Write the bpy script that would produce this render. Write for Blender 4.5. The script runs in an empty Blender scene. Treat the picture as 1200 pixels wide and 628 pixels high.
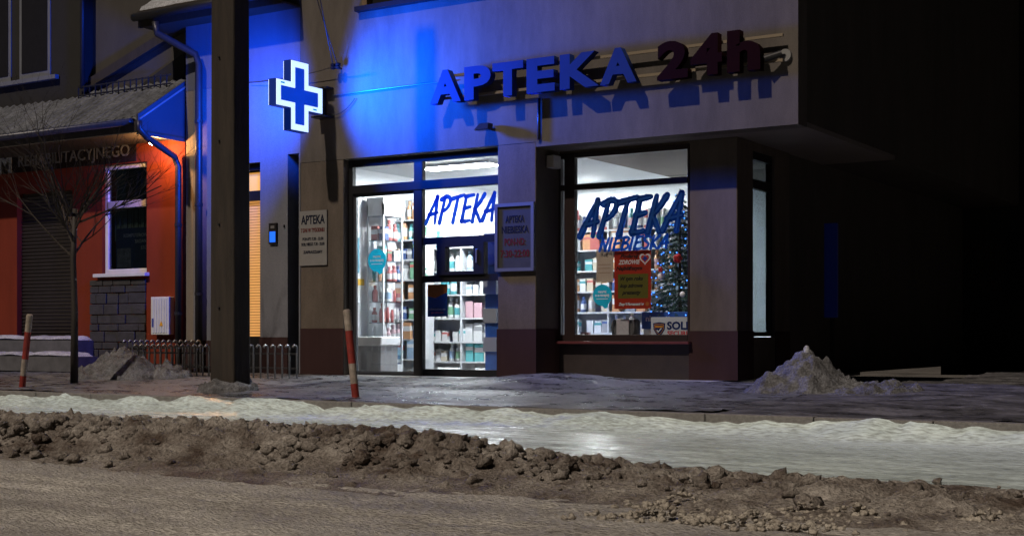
import bpy, bmesh, math, random
import numpy as np
from mathutils import Vector, Matrix, noise
random.seed(7); rng = np.random.default_rng(7)
R = math.radians
SC = bpy.context.scene
COL = SC.collection
# ------------------------------------------------------------------ camera
# world frame: the pharmacy facade is the plane y = 0, x runs along it, z = 0 is the shop threshold
CAMY, CAMZ, YAW, FPX = -15.54, 0.55, R(32.26), 1597.0
cd = bpy.data.cameras.new('camera'); cam = bpy.data.objects.new('camera', cd); COL.objects.link(cam)
cam.location = (0, CAMY, CAMZ); cam.rotation_euler = (R(90), 0, YAW)
cd.sensor_width = 36; cd.lens = FPX/1200*36; cd.shift_y = 81/1200
cd.clip_start = .05; cd.clip_end = 600
cd.dof.use_dof = False
SC.camera = cam
# ------------------------------------------------------------------ night sky, street light direction, exposure
SUN_DIR = Vector((.12, 1.0, -1.08)).normalized()          # travel direction of the street light
w = bpy.data.worlds.new("World"); SC.world = w; w.use_nodes = True
nt = w.node_tree; bg = nt.nodes['Background']
sky = nt.nodes.new('ShaderNodeTexSky'); sky.sky_type = 'NISHITA'; sky.sun_disc = False
sky.sun_elevation = math.asin(-SUN_DIR.z); sky.sun_rotation = math.atan2(-SUN_DIR.x, -SUN_DIR.y) % (2*math.pi)
nt.links.new(sky.outputs[0], bg.inputs[0]); bg.inputs[1].default_value = 0.0012
ld = bpy.data.lights.new('street_light_sun', 'SUN'); ld.energy = 2.1; ld.angle = R(1.5); ld.color = (1, .85, .70)
lo = bpy.data.objects.new('street_light_sun', ld); COL.objects.link(lo)
lo.rotation_euler = SUN_DIR.to_track_quat('-Z', 'Y').to_euler(); lo.location = (-12, -12, 12)
SC.view_settings.view_transform = 'Standard'; SC.view_settings.look = 'None'
SC.view_settings.exposure = 0; SC.view_settings.gamma = 1; SC.view_settings.use_curve_mapping = False
SC.render.engine = 'CYCLES'
SC.cycles.use_denoising = True; SC.cycles.max_bounces = 7; SC.cycles.diffuse_bounces = 3
SC.cycles.glossy_bounces = 3; SC.cycles.transparent_max_bounces = 12; SC.cycles.caustics_reflective = False
SC.cycles.caustics_refractive = False; SC.cycles.sample_clamp_indirect = 4

def ray(px):
    a = (px-600)/FPX
    return (.8456*a-.5338, .5338*a+.8456)
def S(px, py, y=0.0):                                       # survey: photo measurement -> (x, z) on a plane parallel to the facade
    dx, dy = ray(px); t = (y-CAMY)/dy
    return (t*dx, CAMZ + t*(395-py)/FPX)
def SX(px, y=0.0): return S(px, 395, y)[0]
# ------------------------------------------------------------------ materials
MATS = {}
def mat(name, col, rough=.6, metal=0, emit=None, estr=0, noise_amt=0, nscale=6, bump=0, bscale=60, col2=None, spec=None,
        stretch=(1, 1, 1), rvar=0, detail=8, coat=0):
    if name in MATS: return MATS[name]
    m = bpy.data.materials.new(name); m.use_nodes = True; n = m.node_tree.nodes; l = m.node_tree.links
    b = n['Principled BSDF']
    b.inputs['Base Color'].default_value = (*col, 1); b.inputs['Roughness'].default_value = rough
    b.inputs['Metallic'].default_value = metal
    if spec is not None: b.inputs['Specular IOR Level'].default_value = spec
    if coat: b.inputs['Coat Weight'].default_value = coat
    if emit:
        b.inputs['Emission Color'].default_value = (*emit, 1); b.inputs['Emission Strength'].default_value = estr
    if noise_amt or bump or col2 or rvar:
        tc = n.new('ShaderNodeTexCoord'); mp = n.new('ShaderNodeMapping'); mp.inputs['Scale'].default_value = stretch
        l.new(tc.outputs['Object'], mp.inputs[0])
        ns = n.new('ShaderNodeTexNoise'); ns.inputs['Scale'].default_value = nscale; ns.inputs['Detail'].default_value = detail
        ns.inputs['Roughness'].default_value = .65
        l.new(mp.outputs[0], ns.inputs[0])
        if noise_amt or col2:
            rp = n.new('ShaderNodeValToRGB')
            c2 = col2 or tuple(c*(1-noise_amt) for c in col)
            rp.color_ramp.elements[0].position = .32; rp.color_ramp.elements[1].position = .68
            rp.color_ramp.elements[0].color = (*c2, 1); rp.color_ramp.elements[1].color = (*col, 1)
            l.new(ns.outputs[0], rp.inputs[0]); l.new(rp.outputs[0], b.inputs['Base Color'])
        if rvar:
            mr = n.new('ShaderNodeMapRange'); mr.inputs['To Min'].default_value = max(.03, rough-rvar); mr.inputs['To Max'].default_value = min(1, rough+rvar)
            mr.inputs['From Min'].default_value = .3; mr.inputs['From Max'].default_value = .7
            l.new(ns.outputs[0], mr.inputs[0]); l.new(mr.outputs[0], b.inputs['Roughness'])
        if bump:
            n2 = n.new('ShaderNodeTexNoise'); n2.inputs['Scale'].default_value = bscale; n2.inputs['Detail'].default_value = 6
            l.new(mp.outputs[0], n2.inputs[0])
            bp = n.new('ShaderNodeBump'); bp.inputs['Strength'].default_value = bump; bp.inputs['Distance'].default_value = .01
            l.new(n2.outputs[0], bp.inputs['Height']); l.new(bp.outputs[0], b.inputs['Normal'])
    MATS[name] = m; return m
def glass_mat(name, tint=(1, 1, 1), refl=.09):
    m = bpy.data.materials.new(name); m.use_nodes = True; n = m.node_tree.nodes; l = m.node_tree.links
    n.clear(); o = n.new('ShaderNodeOutputMaterial'); mx = n.new('ShaderNodeMixShader')
    t = n.new('ShaderNodeBsdfTransparent'); t.inputs[0].default_value = (*tint, 1)
    g = n.new('ShaderNodeBsdfGlossy'); g.inputs['Roughness'].default_value = .02; g.inputs[0].default_value = (.9, .95, 1, 1)
    f = n.new('ShaderNodeLayerWeight'); f.inputs[0].default_value = .5
    mr = n.new('ShaderNodeMapRange'); mr.inputs['To Min'].default_value = refl; mr.inputs['To Max'].default_value = .8
    pw = n.new('ShaderNodeMath'); pw.operation = 'POWER'; pw.inputs[1].default_value = 4
    l.new(f.outputs['Facing'], pw.inputs[0]); l.new(pw.outputs[0], mr.inputs[0]); l.new(mr.outputs[0], mx.inputs[0])
    l.new(t.outputs[0], mx.inputs[1]); l.new(g.outputs[0], mx.inputs[2]); l.new(mx.outputs[0], o.inputs[0])
    MATS[name] = m; return m
def film_mat(name, col, trans=.5):                           # printed film or paper that lets the shop light through
    if name in MATS: return MATS[name]
    m = bpy.data.materials.new(name); m.use_nodes = True; n = m.node_tree.nodes; l = m.node_tree.links
    n.clear(); o = n.new('ShaderNodeOutputMaterial'); mx = n.new('ShaderNodeMixShader'); mx.inputs[0].default_value = trans
    d = n.new('ShaderNodeBsdfDiffuse'); d.inputs[0].default_value = (*col, 1)
    t = n.new('ShaderNodeBsdfTranslucent'); t.inputs[0].default_value = (*col, 1)
    l.new(d.outputs[0], mx.inputs[1]); l.new(t.outputs[0], mx.inputs[2]); l.new(mx.outputs[0], o.inputs[0])
    MATS[name] = m; return m
def plaster(name, col, stain=.25, bump=.35):
    m = bpy.data.materials.new(name); m.use_nodes = True; n = m.node_tree.nodes; l = m.node_tree.links
    b = n['Principled BSDF']; b.inputs['Roughness'].default_value = .9; b.inputs['Specular IOR Level'].default_value = .2
    tc = n.new('ShaderNodeTexCoord')
    mp = n.new('ShaderNodeMapping'); mp.inputs['Scale'].default_value = (1.2, 1.2, .35); l.new(tc.outputs['Object'], mp.inputs[0])
    a = n.new('ShaderNodeTexNoise'); a.inputs['Scale'].default_value = 1.6; a.inputs['Detail'].default_value = 9; a.inputs['Roughness'].default_value = .7
    l.new(mp.outputs[0], a.inputs[0])
    f = n.new('ShaderNodeTexNoise'); f.inputs['Scale'].default_value = 90; f.inputs['Detail'].default_value = 4; l.new(tc.outputs['Object'], f.inputs[0])
    rp = n.new('ShaderNodeValToRGB'); rp.color_ramp.elements[0].position = .3; rp.color_ramp.elements[1].position = .65
    rp.color_ramp.elements[0].color = (*[c*(1-stain) for c in col], 1); rp.color_ramp.elements[1].color = (*col, 1)
    l.new(a.outputs[0], rp.inputs[0])
    mx = n.new('ShaderNodeMix'); mx.data_type = 'RGBA'; mx.blend_type = 'MULTIPLY'; mx.inputs[0].default_value = .5
    r2 = n.new('ShaderNodeValToRGB'); r2.color_ramp.elements[0].position = .3; r2.color_ramp.elements[0].color = (.55, .55, .55, 1)
    r2.color_ramp.elements[1].position = .6
    l.new(f.outputs[0], r2.inputs[0]); l.new(rp.outputs[0], mx.inputs[6]); l.new(r2.outputs[0], mx.inputs[7]); l.new(mx.outputs[2], b.inputs['Base Color'])
    bp = n.new('ShaderNodeBump'); bp.inputs['Strength'].default_value = bump; bp.inputs['Distance'].default_value = .006
    l.new(f.outputs[0], bp.inputs['Height']); l.new(bp.outputs[0], b.inputs['Normal'])
    MATS[name] = m; return m
def snow_mat(name, c_hi, c_lo, nsc=3, dirt=.5, rough=.75, bsc=70, bst=.8, bdist=.02, spec=.3, rvar=.15, aniso=(1, 1, 1), c_mid=None):
    m = bpy.data.materials.new(name); m.use_nodes = True; n = m.node_tree.nodes; l = m.node_tree.links
    b = n['Principled BSDF']; b.inputs['Specular IOR Level'].default_value = spec
    tc = n.new('ShaderNodeTexCoord'); mp = n.new('ShaderNodeMapping'); mp.inputs['Scale'].default_value = aniso; l.new(tc.outputs['Object'], mp.inputs[0])
    a = n.new('ShaderNodeTexNoise'); a.inputs['Scale'].default_value = nsc; a.inputs['Detail'].default_value = 12; a.inputs['Roughness'].default_value = .72
    l.new(mp.outputs[0], a.inputs[0])
    rp = n.new('ShaderNodeValToRGB'); e = rp.color_ramp.elements
    e[0].position = dirt-.16; e[1].position = dirt+.16; e[0].color = (*c_lo, 1); e[1].color = (*c_hi, 1)
    l.new(a.outputs[0], rp.inputs[0])
    f = n.new('ShaderNodeTexNoise'); f.inputs['Scale'].default_value = bsc; f.inputs['Detail'].default_value = 5; f.inputs['Roughness'].default_value = .6
    l.new(mp.outputs[0], f.inputs[0])
    r2 = n.new('ShaderNodeValToRGB'); r2.color_ramp.elements[0].position = .35; r2.color_ramp.elements[0].color = (.30, .28, .265, 1); r2.color_ramp.elements[1].position = .6
    l.new(f.outputs[0], r2.inputs[0])
    mx = n.new('ShaderNodeMix'); mx.data_type = 'RGBA'; mx.blend_type = 'MULTIPLY'; mx.inputs[0].default_value = .75
    l.new(rp.outputs[0], mx.inputs[6]); l.new(r2.outputs[0], mx.inputs[7]); l.new(mx.outputs[2], b.inputs['Base Color'])
    mr = n.new('ShaderNodeMapRange'); mr.inputs['From Min'].default_value = .35; mr.inputs['From Max'].default_value = .65
    mr.inputs['To Min'].default_value = max(.04, rough-rvar); mr.inputs['To Max'].default_value = min(1, rough+rvar)
    l.new(a.outputs[0], mr.inputs[0]); l.new(mr.outputs[0], b.inputs['Roughness'])
    bp = n.new('ShaderNodeBump'); bp.inputs['Strength'].default_value = bst; bp.inputs['Distance'].default_value = bdist
    l.new(f.outputs[0], bp.inputs['Height']); l.new(bp.outputs[0], b.inputs['Normal'])
    MATS[name] = m; return m

WALL = plaster('render_beige', (.135, .119, .107), .42)
WALL_L = plaster('render_beige_lower', (.135, .110, .090), .42)
WALL_D = plaster('render_beige_shaded', (.09, .08, .07))  # beige render in a darker copy, shade put into the colour
SOFF = plaster('soffit_render', (.20, .175, .16), .15, .2)
PLINTH = plaster('plinth_maroon', (.042, .020, .020), .3)
APRON = mat('apron_dark', (.028, .02, .02), .5, noise_amt=.4, bump=.3)
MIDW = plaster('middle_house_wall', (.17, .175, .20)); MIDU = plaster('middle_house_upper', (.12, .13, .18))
BEIGE2 = plaster('middle_corner_unlit', (.22, .19, .16))  # corner beyond the blue glow, its unlit tone put into the colour
ORANGE = plaster('orange_render', (.19, .030, .012), .3)
GREYW = plaster('upper_grey_render', (.07, .064, .06))
DARKF = mat('frame_black', (.010, .010, .012), .6, spec=.2, noise_amt=.3, nscale=9)
DARKW = mat('dark_wood', (.03, .022, .018), .7, noise_amt=.5, nscale=20, stretch=(1, 1, .1), bump=.4)
BLACK = mat('black_and_shade', (.010, .009, .009), .8, noise_amt=.4, nscale=3, bump=.2)  # black parts; also night shade and a roof shadow put into colour
WHITE = mat('white_paint', (.74, .75, .76), .5, noise_amt=.06)
WHITE_PVC = mat('white_pvc', (.62, .64, .68), .35, noise_amt=.15, nscale=4)
INT_W = mat('interior_white', (.80, .82, .84), .6, noise_amt=.08, nscale=2, bump=.05)
TILE = mat('shop_floor', (.60, .60, .60), .25, noise_amt=.15, nscale=4)
STEEL = mat('steel', (.45, .46, .48), .35, .8, noise_amt=.2)
IRON = mat('painted_iron', (.035, .036, .04), .4, .3, noise_amt=.5, nscale=30)
ZINC = mat('zinc_pipe', (.022, .022, .028), .45, .2, noise_amt=.25, nscale=12)
GLASS = glass_mat('glass_clear'); GLASSD = glass_mat('glass_dim', (.55, .6, .62), .12)
SNOWW = snow_mat('snow_clean', (.50, .52, .57), (.26, .27, .30), 4, .45, bsc=50, bdist=.012)
SNOWD = snow_mat('snow_heap', (.30, .31, .34), (.09, .088, .09), 5, .54, bsc=45, bdist=.035, bst=1)

# ------------------------------------------------------------------ mesh helpers
class MB:
    def __init__(s): s.bm = bmesh.new()
    def box(s, x0, x1, y0, y1, z0, z1):
        x0, x1 = sorted((x0, x1)); y0, y1 = sorted((y0, y1)); z0, z1 = sorted((z0, z1))
        v = [s.bm.verts.new(p) for p in ((x0,y0,z0),(x1,y0,z0),(x1,y1,z0),(x0,y1,z0),(x0,y0,z1),(x1,y0,z1),(x1,y1,z1),(x0,y1,z1))]
        for f in ((0,3,2,1),(4,5,6,7),(0,1,5,4),(1,2,6,5),(2,3,7,6),(3,0,4,7)): s.bm.faces.new([v[i] for i in f])
        return s
    def ring(s, c, u, v, r, n): return [s.bm.verts.new(c + (u*math.cos(2*math.pi*i/n) + v*math.sin(2*math.pi*i/n))*r) for i in range(n)]
    def tube(s, pts, rad, n=8, cap=True):
        pts = [Vector(p) for p in pts]
        if not isinstance(rad, (list, tuple)): rad = [rad]*len(pts)
        prev = None; u = None
        for i, p in enumerate(pts):
            d = (pts[min(i+1, len(pts)-1)] - pts[max(i-1, 0)]).normalized()
            if u is None: u = d.orthogonal().normalized()
            else:
                u = (u - d*u.dot(d))
                u = u.normalized() if u.length > 1e-6 else d.orthogonal().normalized()
            v = d.cross(u); r = s.ring(p, u, v, rad[i], n)
            if prev:
                for k in range(n): s.bm.faces.new((prev[k], prev[(k+1) % n], r[(k+1) % n], r[k]))
            elif cap: s.bm.faces.new(r[::-1])
            prev = r
        if cap: s.bm.faces.new(prev)
        return s
    def lathe(s, c, prof, n=16):                             # prof: (radius, z)
        prev = None
        for r, z in prof:
            rg = s.ring(Vector((c[0], c[1], c[2]+z)), Vector((1,0,0)), Vector((0,1,0)), max(r, 1e-4), n)
            if prev:
                for k in range(n): s.bm.faces.new((prev[k], prev[(k+1) % n], rg[(k+1) % n], rg[k]))
            else: s.bm.faces.new(rg[::-1])
            prev = rg
        s.bm.faces.new(prev); return s
    def prism(s, poly, a, b):                                # closed outline extruded: poly = 3D points at a, shifted by vector b
        b = Vector(b); p0 = [s.bm.verts.new(Vector(p)) for p in poly]; p1 = [s.bm.verts.new(Vector(p)+b) for p in poly]
        s.bm.faces.new(p0); s.bm.faces.new(p1[::-1]); n = len(poly)
        for i in range(n): s.bm.faces.new((p0[i], p1[i], p1[(i+1) % n], p0[(i+1) % n]))
        return s
    def quad(s, *p): s.bm.faces.new([s.bm.verts.new(q) for q in p]); return s
    def build(s, name, m, parent=None, bevel=0, smooth=False):
        if parent is not None:
            off = ORG[parent]; bmesh.ops.translate(s.bm, verts=s.bm.verts, vec=-off)
        bmesh.ops.recalc_face_normals(s.bm, faces=s.bm.faces)
        me = bpy.data.meshes.new(name); s.bm.to_mesh(me); s.bm.free()
        if m: me.materials.append(m)
        if smooth:
            for p in me.polygons: p.use_smooth = True
        o = bpy.data.objects.new(name, me); COL.objects.link(o)
        if parent is not None:
            o.parent = parent; ORG[o] = ORG[parent]
        else: ORG[o] = Vector((0, 0, 0))
        if bevel:
            b = o.modifiers.new('bevel', 'BEVEL'); b.width = bevel; b.segments = 2; b.limit_method = 'ANGLE'
        return o
ORG = {}
def box(name, m, parent, x0, x1, y0, y1, z0, z1, bevel=0): return MB().box(x0, x1, y0, y1, z0, z1).build(name, m, parent, bevel)
def tag(o, label=None, cat=None, group=None, kind=None):
    if label: o['label'] = label
    if cat: o['category'] = cat
    if group: o['group'] = group
    if kind: o['kind'] = kind
    return o
def thing(name, loc, label, cat, group=None):
    o = bpy.data.objects.new(name, None); COL.objects.link(o); o.location = loc; o.empty_display_size = .1
    ORG[o] = Vector(loc); return tag(o, label, cat, group)
KIDS = {}
def copy_tree(o, parent=None):
    c = o.copy(); COL.objects.link(c)
    if parent is not None: c.parent = parent
    for ch in [x for x in COL.objects if x.parent == o]: copy_tree(ch, c)
    return c
def text(name, s, m, parent, x, z, y, size, align='LEFT', depth=.004, bold=0, shear=0, width=None, facing=0, spacing=1):
    """lettering standing in the plane y = const; size = cap height"""
    c = bpy.data.curves.new(name, 'FONT'); c.body = s; c.size = size/.69; c.align_x = align; c.extrude = depth/2
    c.offset = bold; c.shear = shear; c.space_character = spacing; c.resolution_u = 3
    t = bpy.data.objects.new('tmp', c); COL.objects.link(t)
    dg = bpy.context.evaluated_depsgraph_get(); dg.update()
    me = bpy.data.meshes.new_from_object(t.evaluated_get(dg)); bpy.data.objects.remove(t)
    n = len(me.vertices); co = np.empty(n*3); me.vertices.foreach_get('co', co); co = co.reshape(-1, 3)
    if width and n:
        wd = co[:, 0].max()-co[:, 0].min(); co[:, 0] *= width/wd
    if facing == 0: out = np.stack([co[:, 0]+x, -co[:, 2]+y, co[:, 1]+z], 1)
    off = ORG[parent] if parent is not None else Vector((0, 0, 0)); out -= np.array(off)
    me.vertices.foreach_set('co', out.ravel()); me.materials.clear(); me.materials.append(m); me.update()
    o = bpy.data.objects.new(name, me); COL.objects.link(o)
    if parent is not None: o.parent = parent
    ORG[o] = Vector(off); return o
# brush lettering: strokes in a unit cell, 0..1 high
GL = {
 'A': (.72, [[(0,0),(.2,.45),(.5,1.02)], [(.5,1.02),(.56,.5),(.62,-.02)], [(.12,.33),(.4,.36),(.7,.4)]]),
 'P': (.62, [[(.1,-.02),(.16,.5),(.2,.98)], [(-.02,.9),(.3,1.0),(.55,.93),(.6,.76),(.5,.58),(.3,.47),(.12,.44)]]),
 'T': (.66, [[(.28,-.02),(.32,.5),(.36,.95)], [(-.02,.9),(.35,.96),(.74,1.02)]]),
 'E': (.6, [[(.1,0),(.12,.5),(.14,.98)], [(.1,.95),(.35,.98),(.62,1.0)], [(.1,.5),(.3,.52),(.52,.55)], [(.08,.02),(.35,.0),(.6,.03)]]),
 'K': (.64, [[(.1,-.02),(.13,.5),(.16,1.0)], [(.62,1.0),(.4,.7),(.14,.46)], [(.14,.46),(.36,.24),(.62,-.04)]]),
 'N': (.66, [[(.06,0),(.1,.5),(.12,.98)], [(.12,.98),(.34,.5),(.54,.0)], [(.54,.0),(.58,.5),(.62,1.0)]]),
 'I': (.26, [[(.1,0),(.12,.5),(.14,1.0)]]),
 'B': (.6, [[(.1,0),(.12,.5),(.14,.98)], [(.02,.94),(.35,1.0),(.54,.86),(.44,.64),(.14,.53)], [(.14,.53),(.48,.48),(.6,.26),(.4,.03),(.04,.02)]]),
 'S': (.56, [[(.56,.88),(.4,1.0),(.16,.92),(.1,.72),(.3,.54),(.5,.38),(.48,.14),(.26,.0),(.0,.1)]]),
}
def smooth_line(p, k=6):
    out = []
    P = [p[0]] + list(p) + [p[-1]]
    for i in range(len(p)-1):
        a, b, c, d = [np.array(q) for q in P[i:i+4]]
        for j in range(k):
            t = j/k
            out.append(.5*((2*b)+(-a+c)*t+(2*a-5*b+4*c-d)*t*t+(-a+3*b-3*c+d)*t**3))
    out.append(np.array(p[-1])); return out
def brush(name, word, m, parent, x, z, y, h, total, wid, shear=.28, rise=0, lift0=0, seed=3):
    rr = random.Random(seed); mb = MB(); cur = 0; adv = sum(GL[c][0]+.12 for c in word); sx = total/(adv*h)
    yy = y
    for ch in word:
        a, st = GL[ch]
        for s_ in st:
            pts = smooth_line(s_); yy -= .0006
            P = [np.array([(cur+p[0]+shear*p[1])*h*sx, p[1]*h + rise*(cur+p[0])*h*sx]) for p in pts]
            n = len(P); L = []; Rr = []
            for i in range(n):
                d = P[min(i+1, n-1)]-P[max(i-1, 0)]; d /= np.linalg.norm(d)+1e-9; nn = np.array([-d[1], d[0]])
                t = i/(n-1); ww = wid*(1.05-.3*t)*(1+.12*rr.uniform(-1, 1))*.5
                L.append(P[i]+nn*ww); Rr.append(P[i]-nn*ww)
            def cap(c, d, ww):
                ang = math.atan2(d[1], d[0])
                return [c+ww*np.array([math.cos(ang+q), math.sin(ang+q)]) for q in (1.0, .5, 0, -.5, -1.0)]
            d1 = P[-1]-P[-2]; d0 = P[0]-P[1]
            out = L + cap(P[-1], d1, np.linalg.norm(L[-1]-P[-1])) + Rr[::-1] + cap(P[0], d0, np.linalg.norm(L[0]-P[0]))
            # strip quads + caps
            vl = [mb.bm.verts.new((x+q[0], yy, z+q[1])) for q in L]; vr = [mb.bm.verts.new((x+q[0], yy, z+q[1])) for q in Rr]
            for i in range(n-1): mb.bm.faces.new((vl[i], vl[i+1], vr[i+1], vr[i]))
            c1 = [mb.bm.verts.new((x+q[0], yy, z+q[1])) for q in cap(P[-1], d1, np.linalg.norm(L[-1]-P[-1]))]
            mb.bm.faces.new([vl[-1]]+c1+[vr[-1]])
            c0 = [mb.bm.verts.new((x+q[0], yy, z+q[1])) for q in cap(P[0], d0, np.linalg.norm(L[0]-P[0]))]
            mb.bm.faces.new([vr[0]]+c0+[vl[0]])
        cur += a+.12
    return mb.build(name, m, parent)

# ------------------------------------------------------------------ height fields
def vnoise(x, y, seed=0):
    xi = np.floor(x).astype(np.int64); yi = np.floor(y).astype(np.int64); xf = x-xi; yf = y-yi
    def hsh(a, b):
        h = (a*374761393 + b*668265263 + seed*1442695041) & 0xffffffff
        h = ((h ^ (h >> 13))*1274126177) & 0xffffffff
        return ((h ^ (h >> 16)) & 0xffff)/65535.
    u = xf*xf*(3-2*xf); v = yf*yf*(3-2*yf)
    return (hsh(xi, yi)*(1-u)+hsh(xi+1, yi)*u)*(1-v)+(hsh(xi, yi+1)*(1-u)+hsh(xi+1, yi+1)*u)*v
def fbm(x, y, f, octv=5, seed=0, gain=.5):
    s = 0; a = 1; tot = 0
    for o in range(octv):
        s = s+a*(vnoise(x*f, y*f, seed+o)-.5); tot += a; a *= gain; f *= 2.03
    return s/tot*2
def clods(X, Y, H, n, dens, rmin, rmax, x0, y0, dx, dy, flat=.8, seed=1):
    g = np.random.default_rng(seed); ny, nx = H.shape
    for _ in range(n):
        cx = g.uniform(X[0, 0], X[0, -1]); cy = g.uniform(Y[0, 0], Y[-1, 0])
        if g.uniform() > dens(cx, cy): continue
        r = rmin + (rmax-rmin)*g.uniform()**3; i0 = int((cx-r-x0)/dx); i1 = int((cx+r-x0)/dx)+2; j0 = int((cy-r-y0)/dy); j1 = int((cy+r-y0)/dy)+2
        i0 = max(i0, 0); j0 = max(j0, 0); i1 = min(i1, nx); j1 = min(j1, ny)
        if i1 <= i0 or j1 <= j0: continue
        xs = X[j0:j1, i0:i1]; ys = Y[j0:j1, i0:i1]; e = g.uniform(.6, 1)
        q = 1-((xs-cx)**2+((ys-cy)/e)**2)/(r*r)
        wob = 1+.5*(vnoise(xs*30, ys*30, 5)-.5)
        H[j0:j1, i0:i1] += np.where(q > 0, np.maximum(q, 0)**.38*r*flat*wob, 0)
    return H
def field(name, x0, x1, y0, y1, step, fn, m, smooth=True, stepy=None, parent=None, org=(0, 0, 0)):
    sy = stepy or step
    nx = int((x1-x0)/step)+1; ny = int((y1-y0)/sy)+1
    xs = np.linspace(x0, x1, nx); ys = np.linspace(y0, y1, ny); X, Y = np.meshgrid(xs, ys)
    out = fn(X, Y, x0, y0, xs[1]-xs[0], ys[1]-ys[0])
    if isinstance(out, tuple): Xo, Yo, Z = out
    else: Xo, Yo, Z = X, Y, out
    co = np.stack([Xo.ravel()-org[0], Yo.ravel()-org[1], Z.ravel()-org[2]], 1)
    idx = np.arange(nx*ny).reshape(ny, nx)
    F = np.stack([idx[:-1, :-1].ravel(), idx[:-1, 1:].ravel(), idx[1:, 1:].ravel(), idx[1:, :-1].ravel()], 1)
    me = bpy.data.meshes.new(name); me.vertices.add(nx*ny); me.vertices.foreach_set('co', co.ravel())
    me.loops.add(F.size); me.loops.foreach_set('vertex_index', F.ravel())
    me.polygons.add(len(F)); me.polygons.foreach_set('loop_start', np.arange(0, F.size, 4)); me.polygons.foreach_set('loop_total', np.full(len(F), 4))
    if smooth: me.polygons.foreach_set('use_smooth', np.ones(len(F), bool))
    me.update(calc_edges=True); me.materials.append(m)
    o = bpy.data.objects.new(name, me); COL.objects.link(o); ORG[o] = Vector(org)
    o.location = org
    return o

# ================================================================== GROUND
ZR = -.30
gm = snow_mat('far_ground', (.22, .21, .20), (.08, .075, .07), .6, .5)
o = field('ground', -90, 60, -60, 90, 5, lambda X, Y, *a: X*0-.46, gm); tag(o, kind='structure')
# street beyond the bank: compacted icy snow, headlight trail painted in as pale teal
LANE = snow_mat('icy_snow_trail_tint', (.80, .94, .95), (.54, .65, .68), 2.6, .42, rough=.24, bsc=26, bst=.5, bdist=.006, spec=.6, rvar=.2, aniso=(.45, 2.4, 1))
def lane(X, Y, *a):
    z = ZR+.012*fbm(X*.25, Y, 2.2, 4, 3)
    for yc in (-6.9, -5.4, -6.3):
        z = z-.018*np.exp(-((Y-yc-.05*np.sin(X*.7+yc))/.11)**2)*(.6+.5*vnoise(X*2, Y*0, 9))
    k = np.clip((Y+4.72+.10*fbm(X, X*0, 1.1, 4, 91))/.40, 0, 1); k = k*k*(3-2*k)
    return z+.006*fbm(X, Y, 18, 3, 4)+k*(.165+.08*fbm(X, Y, 3, 4, 92)+.015*np.abs(fbm(X, Y, 14, 3, 93)))
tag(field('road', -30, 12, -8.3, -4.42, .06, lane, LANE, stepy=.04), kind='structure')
# pavement with trodden snow and ice
PAVE = snow_mat('trodden_icy_pavement', (.30, .31, .34), (.05, .053, .062), 3.2, .55, rough=.36, bsc=38, bst=.7, bdist=.015, spec=.5, rvar=.24, aniso=(.6, 1.5, 1))
def pave(X, Y, *a):
    z = -.13+.13*np.clip((Y+4.4)/4.0, 0, 1)
    z = z+.028*fbm(X*.5, Y, 1.4, 5, 11)+.014*fbm(X, Y, 9, 4, 13)
    z = z+.10*np.exp(-((X+8.6)/1.1)**2-((Y+.9)/.5)**2)
    z = z*np.where(Y > -.05, 0, 1)+np.where(Y > -.05, -.02, 0)
    return z
tag(field('pavement', -24, -5.0, -4.29, 1.1, .045, pave, PAVE), kind='structure')
def yard(X, Y, *a): return -.02+.05*fbm(X*.5, Y, 1.2, 5, 11)+.016*fbm(X, Y, 8, 4, 13)-.10*np.clip((-Y-1.2)/3.1, 0, 1)
PAVE2 = snow_mat('dark_slush_yard', (.24, .235, .25), (.045, .045, .05), 2.6, .53, rough=.42, bsc=38, bst=.7, bdist=.015, spec=.5, rvar=.2, aniso=(.6, 1.5, 1))
tag(field('yard', -5.0, 9, -4.29, 14, .08, yard, PAVE2), kind='structure')
KERB = mat('kerb_granite', (.20, .19, .18), .8, noise_amt=.4, nscale=30, bump=.6, bscale=90)
mb = MB(); x = -24.0
while x < 9:
    mb.box(x+.004, x+.996, -4.42+random.uniform(-.006, .006), -4.28, -.5, -.125+random.uniform(-.004, .004)); x += 1.0
tag(mb.build('kerb', KERB, bevel=.012), kind='structure')
# foreground: worn dirty snow surface and the ploughed bank along it
FORE = snow_mat('worn_snow_road', (.88, .85, .80), (.36, .335, .31), 1.6, .47, rough=.6, bsc=52, bst=1.0, bdist=.045, spec=.35, rvar=.2, aniso=(.55, 1.7, 1))
def fore(X, Y, *a):
    z = ZR-.012+.012*fbm(X*.4, Y, 1.3, 4, 21)+.011*fbm(X*.8, Y*1.6, 13, 3, 23)
    for a_, b_, w_, d_ in ((10.3, .03, .11, .03), (10.62, .035, .09, .022), (11.3, .02, .13, .03), (9.75, .05, .07, .018)):
        tr = np.exp(-(((Y+a_+b_*X+.05*np.sin(X*.6+a_))/w_)**4)); z = z-d_*tr*(.75+.5*vnoise(X*9, Y*9, 3))
    z = z+.010*np.abs(fbm(X, Y, 22, 3, 27))
    return z
tag(field('lay_by', -16, 3.5, -13.2, -9.2, .022, fore, FORE), kind='structure')
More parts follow.
